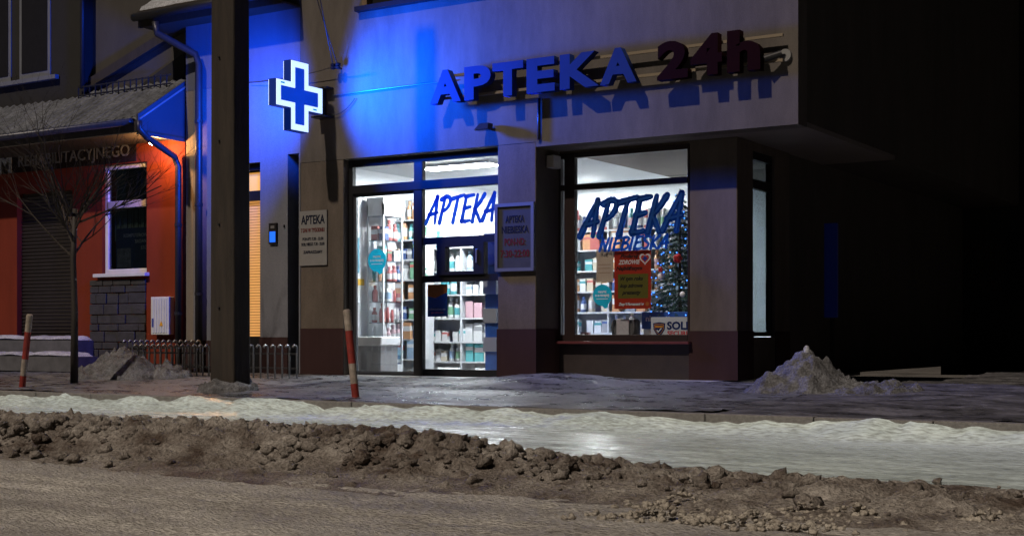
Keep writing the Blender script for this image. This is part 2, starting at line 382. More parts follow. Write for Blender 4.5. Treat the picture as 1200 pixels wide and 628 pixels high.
def bank(X, Y, x0, y0, dx, dy):
    prof = np.clip(1-X*0, 0, 1)
    fade = np.clip((-3.1-X)/2.6, 0, 1); fade = fade*fade*(3-2*fade)
    cy = -8.45+.10*np.sin(X*.8)+.12*fbm(X, X*0, .6, 3, 31)
    wdt = .48
    hgt = .035+.135*fade*(1+.35*fbm(X, X*0, .9, 3, 33))
    g = np.exp(-np.abs((Y-cy)/wdt)**2.6)
    edge = np.clip((Y+9.55)/.3, 0, 1)*np.clip((-7.45-Y)/.3, 0, 1)
    z = ZR-.03+edge*(.035+hgt*g+.05*g*fbm(X, Y, 2.6, 4, 35)+.035*(g+.25)*np.abs(fbm(X, Y, 9, 4, 37)))
    # plough and tyre scoring on the flat right hand part
    rt = 1-fade
    z = z+edge*rt*(.03*fbm(X*.9+Y*1.2, Y*3.2-X*.7, 2.2, 4, 39)+.018*np.abs(fbm(X*1.3+Y, Y*5-X*1.6, 5, 3, 41)))
    def dens(cx, cy_): 
        f = min(max((-3.1-cx)/2.6, 0), 1); k = math.exp(-abs((cy_+8.5)/.5)**2.4)
        return k*(.12+.88*f)
    z = clods(X, Y, z, 16000, dens, .012, .06, x0, y0, dx, dy, .42, 2)
    z = z+.03*(g*fade)*(1-2*np.abs(fbm(X+.1*fbm(X, Y, 4, 2, 71), Y, 7, 4, 72)))+.012*(.15+g)*fbm(X, Y, 24, 3, 73)
    def dens2(cx, cy_): 
        if cx < -5: return 0
        return 1.0*math.exp(-((cy_+9.2-.05*(cx+3))/.13)**2)*(1 if (math.sin(cx*4.3)+math.sin(cx*9.1+1)) > .55 else .04)
    z = clods(X, Y, z, 9000, dens2, .010, .045, x0, y0, dx, dy, .55, 3)
    z = z+.004*fbm(X, Y, 60, 2, 43)
    return z
BANK = snow_mat('brown_ploughed_snow', (.62, .58, .53), (.125, .092, .072), 2.2, .53, rough=.6, bsc=48, bst=1, bdist=.04, spec=.4, rvar=.2)
o = field('snow_bank', -15, 2.5, -9.7, -7.3, .017, bank, BANK); tag(o, 'long brown ploughed snow bank between worn snow and street', None, None, 'stuff')

# loose broken clods of snow, thousands of them
def clumps(name, m, n, place, rmin, rmax, seed, label):
    g = random.Random(seed); vs = []; fs = []
    protos = []
    for k in range(10):
        bm = bmesh.new(); bmesh.ops.create_icosphere(bm, subdivisions=2, radius=1)
        for v in bm.verts: v.co *= 1+.75*noise.noise(v.co*1.5+Vector((k*7.1, 0, 0)))+.45*noise.noise(v.co*4.3+Vector((0, k*3.3, 0)))
        protos.append((np.array([v.co[:] for v in bm.verts]), np.array([[v.index for v in f.verts] for f in bm.faces]))); bm.free()
    V = []; F = []; off = 0
    for i in range(n):
        x, y, z, k = place(g); r = (rmin+(rmax-rmin)*g.random()**3)*k
        P, T = protos[g.randrange(10)]; M = np.array(Matrix.Rotation(g.uniform(0, 6.3), 3, 'Z') @ Matrix.Rotation(g.uniform(0, 6.3), 3, 'X'))
        Q = (P @ M.T)*r*np.array([1, 1, .75])+np.array([x, y, z+r*.25]); V.append(Q); F.append(T+off); off += len(P)
    me = bpy.data.meshes.new(name); me.from_pydata(np.concatenate(V).tolist(), [], np.concatenate(F).tolist()); me.materials.append(m)
    me.polygons.foreach_set('use_smooth', np.ones(len(me.polygons), bool)); me.update()
    o = bpy.data.objects.new(name, me); COL.objects.link(o); tag(o, label, None, None, 'stuff')
def pl_bank(g):
    x = g.uniform(-13, -1.5); f = min(max((-3.1-x)/2.6, 0), 1); f = f*f*(3-2*f)
    if g.random() > .25+.75*f: x = g.uniform(-13, -5); f = 1
    v = g.gauss(0, .33); y = -8.45+.1*math.sin(x*.8)+v; z = ZR+(.04+.155*f)*math.exp(-abs(v/.48)**2.6)+.01
    return x, y, z, 1
clumps('snow_clods', BANK, 2600, pl_bank, .010, .062, 5, 'brown broken snow clods strewn along the ploughed bank')
CL = [(1105, 600), (1160, 612), (1000, 605), (950, 600), (800, 592), (880, 612), (1060, 590), (770, 604)]
CL = [S(a, 395, -15.54+.85*FPX/(b-395)*ray(a)[1])[0:1]+(-15.54+.85*FPX/(b-395)*ray(a)[1],) for a, b in CL]
def pl_near(g):
    cx, cy = g.choice(CL); dx = g.gauss(0, .20); dy = g.gauss(0, .085)
    return cx+dx, cy+dy+.2*dx, ZR-.012+.07*math.exp(-(dx/.10)**2-(dy/.05)**2), 1
clumps('snow_crumbs', snow_mat('pale_crumb_snow', (.56, .52, .45), (.24, .20, .16), 5, .42, bsc=60, bdist=.02), 1500, pl_near, .004, .024, 6, 'pale lumps of snow scattered at the near edge on the right')


# ================================================================== PHARMACY
ph = thing('pharmacy_building', (-9.6, 0, 0), 'beige rendered pharmacy with lit shop front under an overhanging upper storey', 'building')
XL, XD0, XD1, XP1, XW1, XC, XE = -13.55, -12.73, -10.04, -9.435, -7.47, -6.81, -5.78
ZH, ZS = 3.14, 3.15
mb = MB()
mb.box(XL, -7.82+4.0-2.0+.04, 0, .3, ZS, 7.2) if False else None
# upper wall with the window opening at top left
wx0, wx1 = SX(424), SX(575)
mb.box(XL, wx0, 0, .3, ZS, 7.2); mb.box(wx0, wx1, 0, .3, ZS, 5.32); mb.box(wx1, XE, 0, .3, ZS, 7.2); mb.box(wx0, wx1, 0, .3, 6.7, 7.2)
mb.build('upper_wall', WALL, ph)
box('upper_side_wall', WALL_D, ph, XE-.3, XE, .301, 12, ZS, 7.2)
box('soffit', SOFF, ph, XP1+.001, XE-.003, .302, 3.9, ZS-.06, ZS-.002); box('wall_edge', WALL, ph, XP1+.001, XE, 0, .3, ZS-.065, ZS-.0005); box('shaded_soffit', WALL_D, ph, XP1, XE-.003, 3.904, 12, ZS-.062, ZS-.002)  # rear soffit darkened by colour where it sinks into shade
box('pillar', WALL_L, ph, XD1, XP1, .004, .62, 0, ZS-.002, .01); box('inner_pillar', INT_W, ph, XD1, XP1, .621, .9, 0, ZS-.002)
box('pier', WALL_L, ph, XL+.002, XD0, .004, .3, 0, ZS-.002, .01)
box('lintel', WALL, ph, XD0, XD1, .006, .3, ZH+.03, ZS-.002) if False else None
mb = MB(); mb.box(XW1, XC, .6, 1.13, 0, ZS-.062); mb.build('corner_pier', WALL_L, ph, .01)
mb = MB(); mb.box(XC-.06, XC, 1.89, 2.43, 0, ZS-.062); mb.box(XC-.1, XC-.002, 1.13, 1.89, 0, .55); mb.box(XC-.1, XC-.002, 1.13, 1.89, 2.98, ZS-.062)
mb.build('side_wall', WALL_L, ph)
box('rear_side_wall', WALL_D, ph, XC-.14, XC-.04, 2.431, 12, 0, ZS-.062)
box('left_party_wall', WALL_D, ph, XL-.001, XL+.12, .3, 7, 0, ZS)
mb = MB(); mb.box(XP1, XW1, .62, .8, 0, .47); mb.build('window_apron', APRON, ph)
mb = MB(); mb.box(XP1, XW1, .62, .8, 3.06, ZS-.062); mb.build('window_lintel', WALL_L, ph)
for a in ((XD1-.008, XP1+.012, -.012, .0035, 0, .66), (XP1+.001, XP1+.012, .0035, .61, 0, .66), (XL+.004, XD0+.01, -.012, .0035, 0, .68),
          (XW1-.005, XC+.012, .588, .599, 0, .63), (XC+.001, XC+.012, .599, 1.12, 0, .63), (XC+.001, XC+.012, 1.9, 2.43, 0, .63)): box('plinth', PLINTH, ph, *a)
# thin drain pipe where the overhang begins
MB().tube([(SX(633), -.03, 3.17), (SX(633), -.03, 3.72)], .022).build('drain_pipe', ZINC, ph, smooth=True)
# interior shell
IX0, IX1, IY1 = XL+.13, XC-.32, 6.0
IX1b = XC-.16
box('shop_floor', TILE, ph, IX0, IX1b, .02, IY1, -.06, -.004)
box('shop_ceiling', INT_W, ph, IX0, IX1b, .31, IY1, ZS+.02, ZS+.12)
mb = MB(); mb.box(IX0, IX1b, IY1, IY1+.15, 0, ZS+.02); mb.build('shop_back_wall', INT_W, ph)
mb = MB(); mb.box(IX0, IX0+.04, .31, IY1, 0, ZS+.02); mb.build('shop_left_wall', INT_W, ph)
mb = MB(); mb.box(IX1b-.04, IX1b-.005, 2.44, IY1, 0, ZS+.02); mb.build('shop_right_wall', INT_W, ph)
mb = MB(); mb.box(IX0+.04, IX1b, .31, .33, ZS-.001, ZS+.02); mb.build('ceiling_trim', INT_W, ph)
# flat roof with a snow cap (outside the picture, keeps the storey whole)
box('roof', SNOWW, ph, XL-.1, XE+.1, -.1, 12, 7.2, 7.32)

# upper window
wd = box('window', DARKF, ph, wx0, wx1, .12, .16, 5.32, 6.7)
mb = MB(); mb.box(wx0-.06, wx1+.06, -.10, .12, 5.25, 5.319); mb.build('window_sill', DARKF, wd)
BRF = mat('brown_frame', (.20, .13, .08), .6, noise_amt=.3); box('window_frame', BRF, wd, wx0, wx0+.09, .0, .119, 5.32, 6.7); box('mullion', BRF, wd, wx0+1.0, wx0+1.07, .06, .119, 5.32, 6.7)

# entrance: frame, transoms, leaf, hatch
def P2(px, py, y=.16): return S(px, py, y)
YF0, YF1 = .12, .20
dr = MB()
def zpx(px, py, y=.16): return S(px, py, y)[1]
fx = XD0+.0; f1 = XD1-.0
xm0, xm1 = SX(487, .16), SX(497, .16)
zt0, zt1 = zpx(540, 217), zpx(540, 209)                     # bar under the top lights
dr.box(fx, fx+.08, YF0, YF1, 0, ZH); dr.box(f1-.035, f1, YF0, YF1, 0, ZH)
dr.box(fx+.08, f1-.035, YF0, YF1, ZH-.10, ZH)
dr.box(fx+.08, f1-.035, YF0-.02, YF1, zt0-.03, zt1+.0)
dr.box(xm0, xm1, YF0-.01, YF1, .0, zt0-.03); dr.box(xm0, xm1, YF0-.001, YF1-.001, zt1, ZH-.10)
dr.box(fx+.08, xm0, YF0, YF1, 0, .035); dr.box(xm1, f1-.035, YF0, YF1, 0, .10)
ent = dr.build('entrance_door', DARKF, ph, .006)
xr0, xr1 = xm1, f1-.035
zb = lambda py: zpx(540, py)
h = MB()
h.box(xr0, xr1, YF0+.005, YF1-.005, zb(285), zb(277))                     # bar above the hatch
h.box(xr0, xr1, YF0+.005, YF1-.005, zb(330), zb(322))
hx = [SX(p, .16) for p in (515, 525, 558, 570)]
h.box(hx[0], hx[1], YF0-.03, YF1, zb(322), zb(285)); h.box(hx[2], hx[3], YF0-.03, YF1, zb(322), zb(285))
h.box(hx[1], hx[2], YF0-.03, YF1, zb(289), zb(285)); h.box(hx[1], hx[2], YF0-.03, YF1, zb(322), zb(318))
h.build('night_hatch', DARKF, ent)
mb = MB(); mb.box(hx[2]+.05, hx[2]+.075, YF0-.055, YF0-.031, zb(309), zb(293)); mb.build('handle', STEEL, ent, .004)
mb = MB(); lx0 = fx+.08
zc = zt0-.03
mb.box(lx0, lx0+.05, YF0+.02, YF1-.02, .036, zc); mb.box(xm0-.02, xm0-.001, YF0+.02, YF1-.02, .036, zc)
mb.box(lx0+.05, xm0-.02, YF0+.02, YF1-.02, zc-.04, zc); mb.box(lx0+.05, xm0-.02, YF0+.02, YF1-.02, .036, .06)
mb.build('door_leaf', mat('leaf_dark', (.05, .052, .06), .35, .2), ent)
mb = MB(); mb.box(lx0+.05, xm0-.02, .158, .164, .06, zc-.04); mb.build('pane', GLASS, ent)
for (a, b, c, d) in ((xr0, xr1, zt0-.03, zb(277)), (xr0, xr1, zb(330), .10), (xr0, hx[0], zb(285), zb(322)), (hx[1], hx[2], zb(289), zb(318)), (hx[3], xr1, zb(285), zb(322)),
                     (fx+.08, xm0, ZH-.10, zt1), (xm1, f1-.035, ZH-.10, zt1)):
    box('pane', GLASS, ent, a, b, .158, .164, min(c, d), max(c, d))
NAVY = film_mat('navy_film', (.012, .07, .42), .45); NAVYD = film_mat('deep_navy_film', (.008, .045, .25), .3)
xa, za = S(499, 262, .15)
brush('lettering', 'APTEKA', NAVYD, ent, xa, za, .155, .36, SX(584, .15)-xa-.05, .062, .3, .0)
CYAN = film_mat('cyan_film', (.03, .50, .66), .5)
def bubble(px, py, y, r, parent, tail=(1, -1)):
    cx, cz = S(px, py, y); mb = MB(); n = 28; pts = []
    for i in range(n):
        a = 2*math.pi*i/n; rr = r
        if abs(a-(R(290) if tail[0] > 0 else R(250))) < .22: rr = r*1.28
        pts.append((cx+rr*math.cos(a), y, cz+rr*math.sin(a)))
    mb.prism(pts, 0, (0, -.003, 0)); b = mb.build('sticker', CYAN, parent)
    mw = film_mat('white_film', (.8, .85, .88), .4)
    text('sticker_text', 'zapytaj', mw, b, cx, cz+r*.25, y-.007, r*.22, 'CENTER', .001, .001)
    text('sticker_text', 'o e-receptę', mw, b, cx, cz-r*.1, y-.007, r*.24, 'CENTER', .001, .002, width=r*1.5)
    mb = MB().box(cx-r*.62, cx+r*.62, y-.0075, y-.006, cz-r*.36, cz-r*.3); mb.build('sticker_line', mw, b)
    b['label'] = 'round cyan speech bubble sticker'
bubble(442, 305, .15, .165, ent)

# shop window in the recess
YW = .64
WX0, WX1 = XP1+.002, XW1-.002
wz0, wz1 = .48, 3.055
win = thing('shop_window', (WX0, YW, wz0), None, None); win.parent = ph; win.location = Vector((WX0, YW, wz0))-ORG[ph]; 
del_keys = [k for k in ('label', 'category') if k in win.keys()]
win['label'] = 'wide recessed shop window with brush lettering, poster and tree'
xs = [SX(p, YW) for p in (658, 663, 675, 806)]
zz0, zz1, zz2 = S(740, 392, YW)[1], S(740, 219, YW)[1], S(740, 212, YW)[1]
mb = MB(); FR = mat('frame_maroon_black', (.022, .012, .012), .4, noise_amt=.3)
mb.box(WX0, WX0+.03, YW-.04, YW+.05, wz0, wz1); mb.box(xs[1], xs[2], YW-.04, YW+.05, wz0, wz1); mb.box(WX1-.03, WX1, YW-.04, YW+.05, wz0, wz1)
mb.box(WX0+.03, xs[1], YW-.04, YW+.05, wz1-.07, wz1); mb.box(xs[2], WX1-.03, YW-.04, YW+.05, wz1-.07, wz1)
mb.box(xs[2], WX1-.03, YW-.05, YW+.05, zz1, zz2); mb.box(WX0+.03, xs[1], YW-.04, YW+.05, zz1, zz2)
mb.box(WX0+.03, xs[1], YW-.04, YW+.05, wz0, zz0); mb.box(xs[2], WX1-.03, YW-.04, YW+.05, wz0, zz0)
mb.build('window_frame', FR, win, .006)
mb = MB(); mb.box(WX0-.0, WX1+.04, YW-.16, YW-.041, wz0-.02, wz0+.015); mb.build('window_sill', mat('sill_maroon', (.11, .03, .035), .3, noise_amt=.2), win, .004)
for a, b, c, d in ((xs[2], WX1-.03, zz0, zz1), (xs[2], WX1-.03, zz2, wz1-.07), (WX0+.03, xs[1], zz0, zz1), (WX0+.03, xs[1], zz2, wz1-.07)):
    box('pane', GLASS, win, a, b, YW, YW+.006, c, d)
yl = YW-.004
x0_, z0_ = S(680, 277, yl); tot = SX(799, yl)-x0_
brush('lettering', 'APTEKA', NAVYD, win, x0_, z0_, yl, .46, tot, .098, .34, .02, seed=5)
brush('lettering', 'APTEKA', film_mat('blue_film_mid', (.03, .12, .42), .6), win, x0_+.004, z0_+.004, yl-.014, .45, tot, .034, .34, .02, seed=8)
x0_, z0_ = S(702, 294, yl)
brush('lettering', 'NIEBIESKA', NAVY, win, x0_, z0_, yl-.002, .165, SX(784, yl)-x0_, .042, .25, .01, seed=9)
bubble(706, 346, YW-.002, .145, win)
box('sensor_box', mat('sensor_grey', (.40, .37, .33), .6, noise_amt=.15), ph, XP1+.014, XP1+.13, .25, .45, 2.83, 3.0, .01)
# side window on the right return
sy0, sy1 = 1.13, 1.89
sw = MB(); xx = XC-.06
sw.box(xx-.05, xx+.02, sy0, sy0+.05, .56, 2.98); sw.box(xx-.05, xx+.02, sy1-.05, sy1, .56, 2.98)
sw.box(xx-.05, xx+.02, sy0+.05, sy1-.05, 2.88, 2.98); sw.box(xx-.05, xx+.02, sy0+.05, sy1-.05, .56, .62); sw.box(xx-.05, xx+.02, sy0+.05, sy1-.05, 2.50, 2.62)
sw = sw.build('side_window', DARKF, ph)
box('pane', GLASSD, sw, xx-.02, xx-.014, sy0+.05, sy1-.05, .62, 2.50); box('pane', GLASSD, sw, xx-.02, xx-.014, sy0+.05, sy1-.05, 2.62, 2.88)

# ceiling luminaires inside the shop
LAMPM = mat('luminaire_diffuser', (.9, .9, .9), .5, emit=(.90, .97, 1.0), estr=210)
k = 0
pos = ['nearest the entrance', 'in the middle of the entrance side', 'at the back of the entrance side', 'just behind the wide window', 'in the middle of the window side', 'at the back of the window side']
for cx in (-11.7, -8.9):
    for cy in (1.5, 3.2, 4.9):
        t = thing('ceiling_light', (cx, cy, ZS+.02), 'white rectangular ceiling light in the shop, '+pos[k], 'ceiling light', 'ceiling lights in the pharmacy')
        box('housing', WHITE, t, cx-.65, cx+.65, cy-.18, cy+.18, ZS-.02, ZS+.018); box('diffuser', LAMPM, t, cx-.6, cx+.6, cy-.14, cy+.14, ZS-.035, ZS-.021); k += 1

# ================================================================== SHOP FITTINGS
SH = mat('shelf_white', (.70, .72, .75), .4, noise_amt=.05)
PC = {'white': (.82, .83, .84), 'teal': (.10, .40, .44), 'navy': (.06, .11, .28), 'red': (.50, .13, .12), 'orange': (.62, .32, .16), 'pale blue': (.35, .5, .68),
      'cream': (.70, .63, .50), 'green': (.18, .38, .24), 'pink': (.68, .44, .50), 'grey': (.35, .36, .38)}
PM = {k: mat('pack_'+k.replace(' ', '_'), v, .4, noise_amt=.12, nscale=25) for k, v in PC.items()}
LBLM = mat('pack_label', (.75, .76, .78), .4)
PROTO = {}
def product(kind, colour):
    key = (kind, colour, random.randrange(6))
    if key in PROTO: return PROTO[key]
    band = (LBLM, LBLM, PM['pale blue'], PM['grey'], PM['teal'], PM['red'], PM['navy'])[key[2] if colour == 'white' else 0]
    if key[2] == 5: band = random.choice((PM['red'], PM['navy'], PM['pink'], PM['green']))
    mb = MB()
    if kind == 'medicine_box': mb.box(-.04, .04, -.03, .03, 0, .12)
    elif kind == 'carton': mb.box(-.055, .055, -.04, .04, 0, .18)
    elif kind == 'bottle': mb.lathe((0, 0, 0), [(.032, 0), (.036, .01), (.036, .11), (.028, .135), (.015, .145), (.015, .155), (.02, .157), (.02, .185), (.018, .187)], 12)
    elif kind == 'jar': mb.lathe((0, 0, 0), [(.036, 0), (.038, .008), (.038, .06), (.034, .066), (.04, .068), (.04, .092), (.037, .095)], 12)
    elif kind == 'tube': mb.lathe((0, 0, 0), [(.016, 0), (.018, .004), (.018, .03), (.022, .034), (.024, .08), (.012, .15), (.004, .152)], 10)
    bm = mb.bm; me = bpy.data.meshes.new(kind); bmesh.ops.recalc_face_normals(bm, faces=bm.faces); lf = (key[2]*.05)-.12
    # label band: a slightly proud patch on the front
    f0 = len(bm.faces)
    if kind in ('medicine_box', 'carton'):
        wv, dv, hv = (.04, .03, .12) if kind == 'medicine_box' else (.055, .04, .18)
        mb.box(-wv*.99, wv*.99, -dv-.001, -dv+.001, hv*(.55+lf), hv*(.80+lf*.3)); mb.box(-wv-.001, -wv+.001, -dv*.9, dv*.9, hv*.5, hv*.8); mb.box(wv-.001, wv+.001, -dv*.9, dv*.9, hv*.5, hv*.8)
    elif kind in ('bottle', 'jar'):
        z0, z1, r = (.03, .1, .0372) if kind == 'bottle' else (.014, .052, .0392)
        a = mb.ring(Vector((0, 0, z0)), Vector((1, 0, 0)), Vector((0, 1, 0)), r, 12); b = mb.ring(Vector((0, 0, z1)), Vector((1, 0, 0)), Vector((0, 1, 0)), r, 12)
        for i in range(12): bm.faces.new((a[i], a[(i+1) % 12], b[(i+1) % 12], b[i]))
    bm.faces.ensure_lookup_table()
    for i in range(f0, len(bm.faces)): bm.faces[i].material_index = 1
    bm.to_mesh(me); bm.free(); me.materials.append(PM[colour]); me.materials.append(band)
    PROTO[key] = me; return me
ORD = ['first', 'second', 'third', 'fourth', 'fifth', 'sixth', 'seventh', 'eighth', 'ninth', 'tenth', '11th', '12th', '13th', '14th', '15th', '16th', '17th', '18th', '19th', '20th']
KN = {'medicine_box': ('medicine box', .10), 'carton': ('tall carton', .13), 'bottle': ('bottle', .095), 'jar': ('squat jar', .10), 'tube': ('upright tube', .07)}
def stock(where, levels, x0, x1, y, palette, kinds, maxn=14, along='x', gap=.004, group='goods on the pharmacy shelves', names=None):
    for li, z in enumerate(levels):
        c = x0+.02; n = 0
        while c < x1-.06 and n < maxn:
            kd = random.choice(kinds) if n % 3 == 0 else kd_prev
            colr = random.choice(palette) if n % 2 == 0 or random.random() < .3 else col_prev
            kd_prev, col_prev = kd, colr
            wdt = KN[kd][1]; s_ = random.uniform(1.15, 1.5)
            o = bpy.data.objects.new(kd, product(kd, colr)); COL.objects.link(o)
            p = c+wdt*s_/2
            o.location = (p, y+random.uniform(-.02, .02), z) if along == 'x' else (y+random.uniform(-.02, .02), p, z)
            o.rotation_euler.z = random.uniform(-.12, .12) + (0 if along == 'x' else R(90)); o.scale = (s_, s_, s_*random.uniform(1.0, 1.3))
            tag(o, f"{colr} {KN[kd][0]}, {ORD[n]} from {'left' if along=='x' else 'front'}, {ORD[li]} shelf up, {where}", KN[kd][0].split()[-1], group)
            c += wdt*s_+gap+(random.uniform(.04, .12) if random.random() < .12 else 0); n += 1
def shelving(name, label, x0, x1, y0, y1, ztop, levels, bays=1, back=True, along='x', cat='shelving unit'):
    t = thing(name, ((x0+x1)/2, (y0+y1)/2, 0), label, cat, None)
    if along == 'x':
        for i in range(bays+1):
            xx_ = x0+(x1-x0)*i/bays; box('upright', SH, t, xx_-.015, xx_+.015, y0, y1, 0, ztop, .002)
        for z in levels:
            for i in range(bays):
                a = x0+(x1-x0)*i/bays+.016; b = x0+(x1-x0)*(i+1)/bays-.016; box('shelf', SH, t, a, b, y0, y1-.015, z-.025, z)
        if back: box('back_panel', INT_W, t, x0+.016, x1-.016, y1-.014, y1, .05, ztop)
    else:
        for i in range(bays+1):
            yy_ = y0+(y1-y0)*i/bays; box('upright', SH, t, x0, x1, yy_-.015, yy_+.015, 0, ztop, .002)
        for z in levels:
            for i in range(bays):
                a = y0+(y1-y0)*i/bays+.016; b = y0+(y1-y0)*(i+1)/bays-.016; box('shelf', SH, t, x0+.015, x1, a, b, z-.025, z)
        if back: box('back_panel', INT_W, t, x0, x0+.014, y0+.016, y1-.016, .05, ztop)
    return t
lv = [.16, .48, .86, 1.24, 1.62, 2.0]
ux0, ux1 = SX(498, 2.6), SX(588, 2.6)
shelving('shelving_unit', 'white shelving unit packed with boxes behind the entrance glass', ux0, ux1, 2.55, 2.95, 2.32, lv, 2, back=True)
um = (ux0+ux1)/2
pal_w = ['white']*9+['cream', 'pale blue', 'teal', 'grey', 'pink']
stock('left bay behind the entrance glass', lv, ux0+.02, um-.02, 2.66, pal_w, ['medicine_box', 'bottle', 'carton'], 10)
stock('right bay behind the entrance glass', lv, um+.02, ux1-.02, 2.66, pal_w, ['bottle', 'carton', 'medicine_box', 'jar'], 10)
# wall shelving seen past the cabinet
lv2 = [.2, .52, .84, 1.16, 1.48, 1.8, 2.12, 2.44]
vx0, vx1 = SX(458, 2.1), SX(495, 2.1)
shelving('wall_shelving', 'tall white shelving with coloured packs behind the glass cabinet', vx0, vx1, 2.1, 2.4, 2.8, lv2, 1)
stock('wall shelving behind cabinet', lv2, vx0+.01, vx1-.01, 2.17, ['teal', 'white', 'white', 'navy', 'orange', 'red', 'grey', 'pale blue', 'green'], ['bottle', 'carton', 'medicine_box'], 6)
# glass display cabinet inside the door
cx0, cx1, cy0, cy1 = -13.28, -12.98, 1.28, 1.76
cb = thing('display_cabinet', ((cx0+cx1)/2, (cy0+cy1)/2, 0), 'tall narrow glass display cabinet with white corner posts inside the door', 'display cabinet')
for a in (cx0, cx1):
    for b in (cy0, cy1): box('post', SH, cb, a-.012, a+.012, b-.012, b+.012, 0, 2.62)
box('top_box', SH, cb, cx0-.012, cx1+.012, cy0-.012, cy1+.012, 2.44, 2.72); box('base', SH, cb, cx0-.013, cx1+.013, cy0-.013, cy1+.013, 0, .12)
lv3 = [.45, .78, 1.1, 1.42, 1.74, 2.06]
for z in lv3: box('shelf', GLASSD, cb, cx0+.012, cx1-.012, cy0+.012, cy1-.012, z-.012, z)
box('pane', GLASS, cb, cx0+.012, cx1-.012, cy0-.003, cy0+.001, .12, 2.44); box('pane', GLASS, cb, cx1-.001, cx1+.003, cy0+.012, cy1-.012, .12, 2.44)
stock('glass cabinet front row', [.125]+lv3, cx0+.0, cx1+.03, cy0+.08, ['red', 'pink', 'white', 'navy', 'teal', 'orange', 'white'], ['medicine_box', 'jar', 'tube', 'bottle'], 3, group='goods in the glass cabinet')
stock('glass cabinet side row', [.125]+lv3, cy0+.14, cy1+.02, cx1-.07, ['red', 'pink', 'white', 'navy', 'teal', 'orange', 'white'], ['medicine_box', 'jar', 'tube', 'bottle'], 4, along='y', group='goods in the glass cabinet')
# counter with a bag by the door
ct = thing('low_counter', (-12.3, .9, 0), 'low white counter with dark panel just inside the left door glass', 'counter')
bx0, bx1 = SX(415, .75), SX(452, .75)
box('body', mat('counter_grey', (.20, .20, .21), .5, noise_amt=.3), ct, bx0+.02, bx1-.04, .68, 1.1, 0, .42); box('top', WHITE, ct, bx0, bx1, .64, 1.12, .42, .56, .02)
# posters on the left interior wall
pb = MB(); pb.box(IX0+.041, IX0+.05, .95, 1.18, 1.55, 2.1); tag(pb.build('wall_poster', mat('poster_pale_blue', (.15, .45, .6), .5, noise_amt=.5, nscale=5)), 'pale blue framed poster on the wall left of the cabinet', 'poster')
pb = MB(); pb.box(IX0+.041, IX0+.05, .98, 1.30, 1.36, 1.46); tag(pb.build('wall_sign', mat('yellow_sign', (.7, .42, .05), .5)), 'small yellow strip sign under the pale blue poster', 'sign')
# poster behind lower door glass
def poster_door():
    (xa, za), (xb, zb_) = S(501, 371, .18), S(524, 333, .18)
    t = thing('door_poster', (xa, .18, za), 'navy poster with orange picture behind the lower door glass', 'poster')
    box('paper', film_mat('poster_navy', (.015, .06, .22), .3), t, xa, xb, .185, .188, za, zb_)
    mb = MB(); h_ = zb_-za
    mb.prism([(xa+.005, .1845, zb_-.005), (xb-.005, .1845, zb_-.005), (xb-.005, .1845, zb_-h_*.25), (xa+h_*.3, .1845, zb_-h_*.42), (xa+.005, .1845, zb_-h_*.36)], 0, (0, -.001, 0)); mb.build('picture', film_mat('poster_orange', (.50, .16, .05), .3), t)
    text('lettering', 'Uśmiechnij się', film_mat('white_film', (.8, .85, .88), .4), t, (xa+xb)/2, za+h_*.2, .183, .028, 'CENTER', .001, width=(xb-xa)*.8)
    text('lettering', 'po zdrowie', film_mat('pink_film', (.8, .2, .3), .4), t, (xa+xb)/2, za+h_*.1, .183, .028, 'CENTER', .001, width=(xb-xa)*.6)
poster_door()
dsp = thing('display_stand', (-10.35, .5, 0), 'blue cardboard display stand behind the right edge of the door glass', 'display stand')
qx0, qx1 = SX(571, .5), SX(586, .5)
BLUEC = mat('blue_card', (.02, .10, .42), .5, noise_amt=.25, nscale=7)
box('column', BLUEC, dsp, qx0, qx1, .45, .75, 0, 1.55); box('header', mat('blue_card_dark', (.02, .04, .14), .5), dsp, qx0-.01, qx1+.02, .42, .76, 1.55, 2.0)
for z in (.35, .75, 1.15): box('tray', mat('grey_card', (.3, .33, .4), .5), dsp, qx0-.005, qx1, .40, .449, z, z+.2)
# shelving behind the wide window
wx0_, wx1_ = SX(668, 3.0), SX(812, 3.0)
lv4 = [.3, .62, .94, 1.26, 1.58, 1.9, 2.2]
shelving('window_shelving', 'wide white shelving with packs seen through the lettered window', wx0_, wx1_, 2.95, 3.3, 2.5, lv4, 3)
w3 = (wx1_-wx0_)/3
for i, nm in enumerate(('left', 'middle', 'right')):
    stock(f'{nm} bay behind the lettered window', lv4 if i < 2 else lv4[3:], wx0_+w3*i+.02, wx0_+w3*(i+1)-.02, 3.03, ['white', 'white', 'grey', 'pale blue', 'orange', 'cream', 'red', 'teal', 'navy'], ['carton', 'medicine_box', 'bottle'], 7 if i != 1 else 6)
# window ledge
ldg = thing('window_ledge', (-8.5, 1.0, 0), 'white display ledge inside the lettered window', 'ledge')
box('top', WHITE, ldg, XP1+.05, XW1-.03, .74, 1.75, .46, .50); 
for a in (-9.3, -8.4, -7.6): box('leg', WHITE, ldg, a, a+.04, 1.6, 1.64, 0, .46)
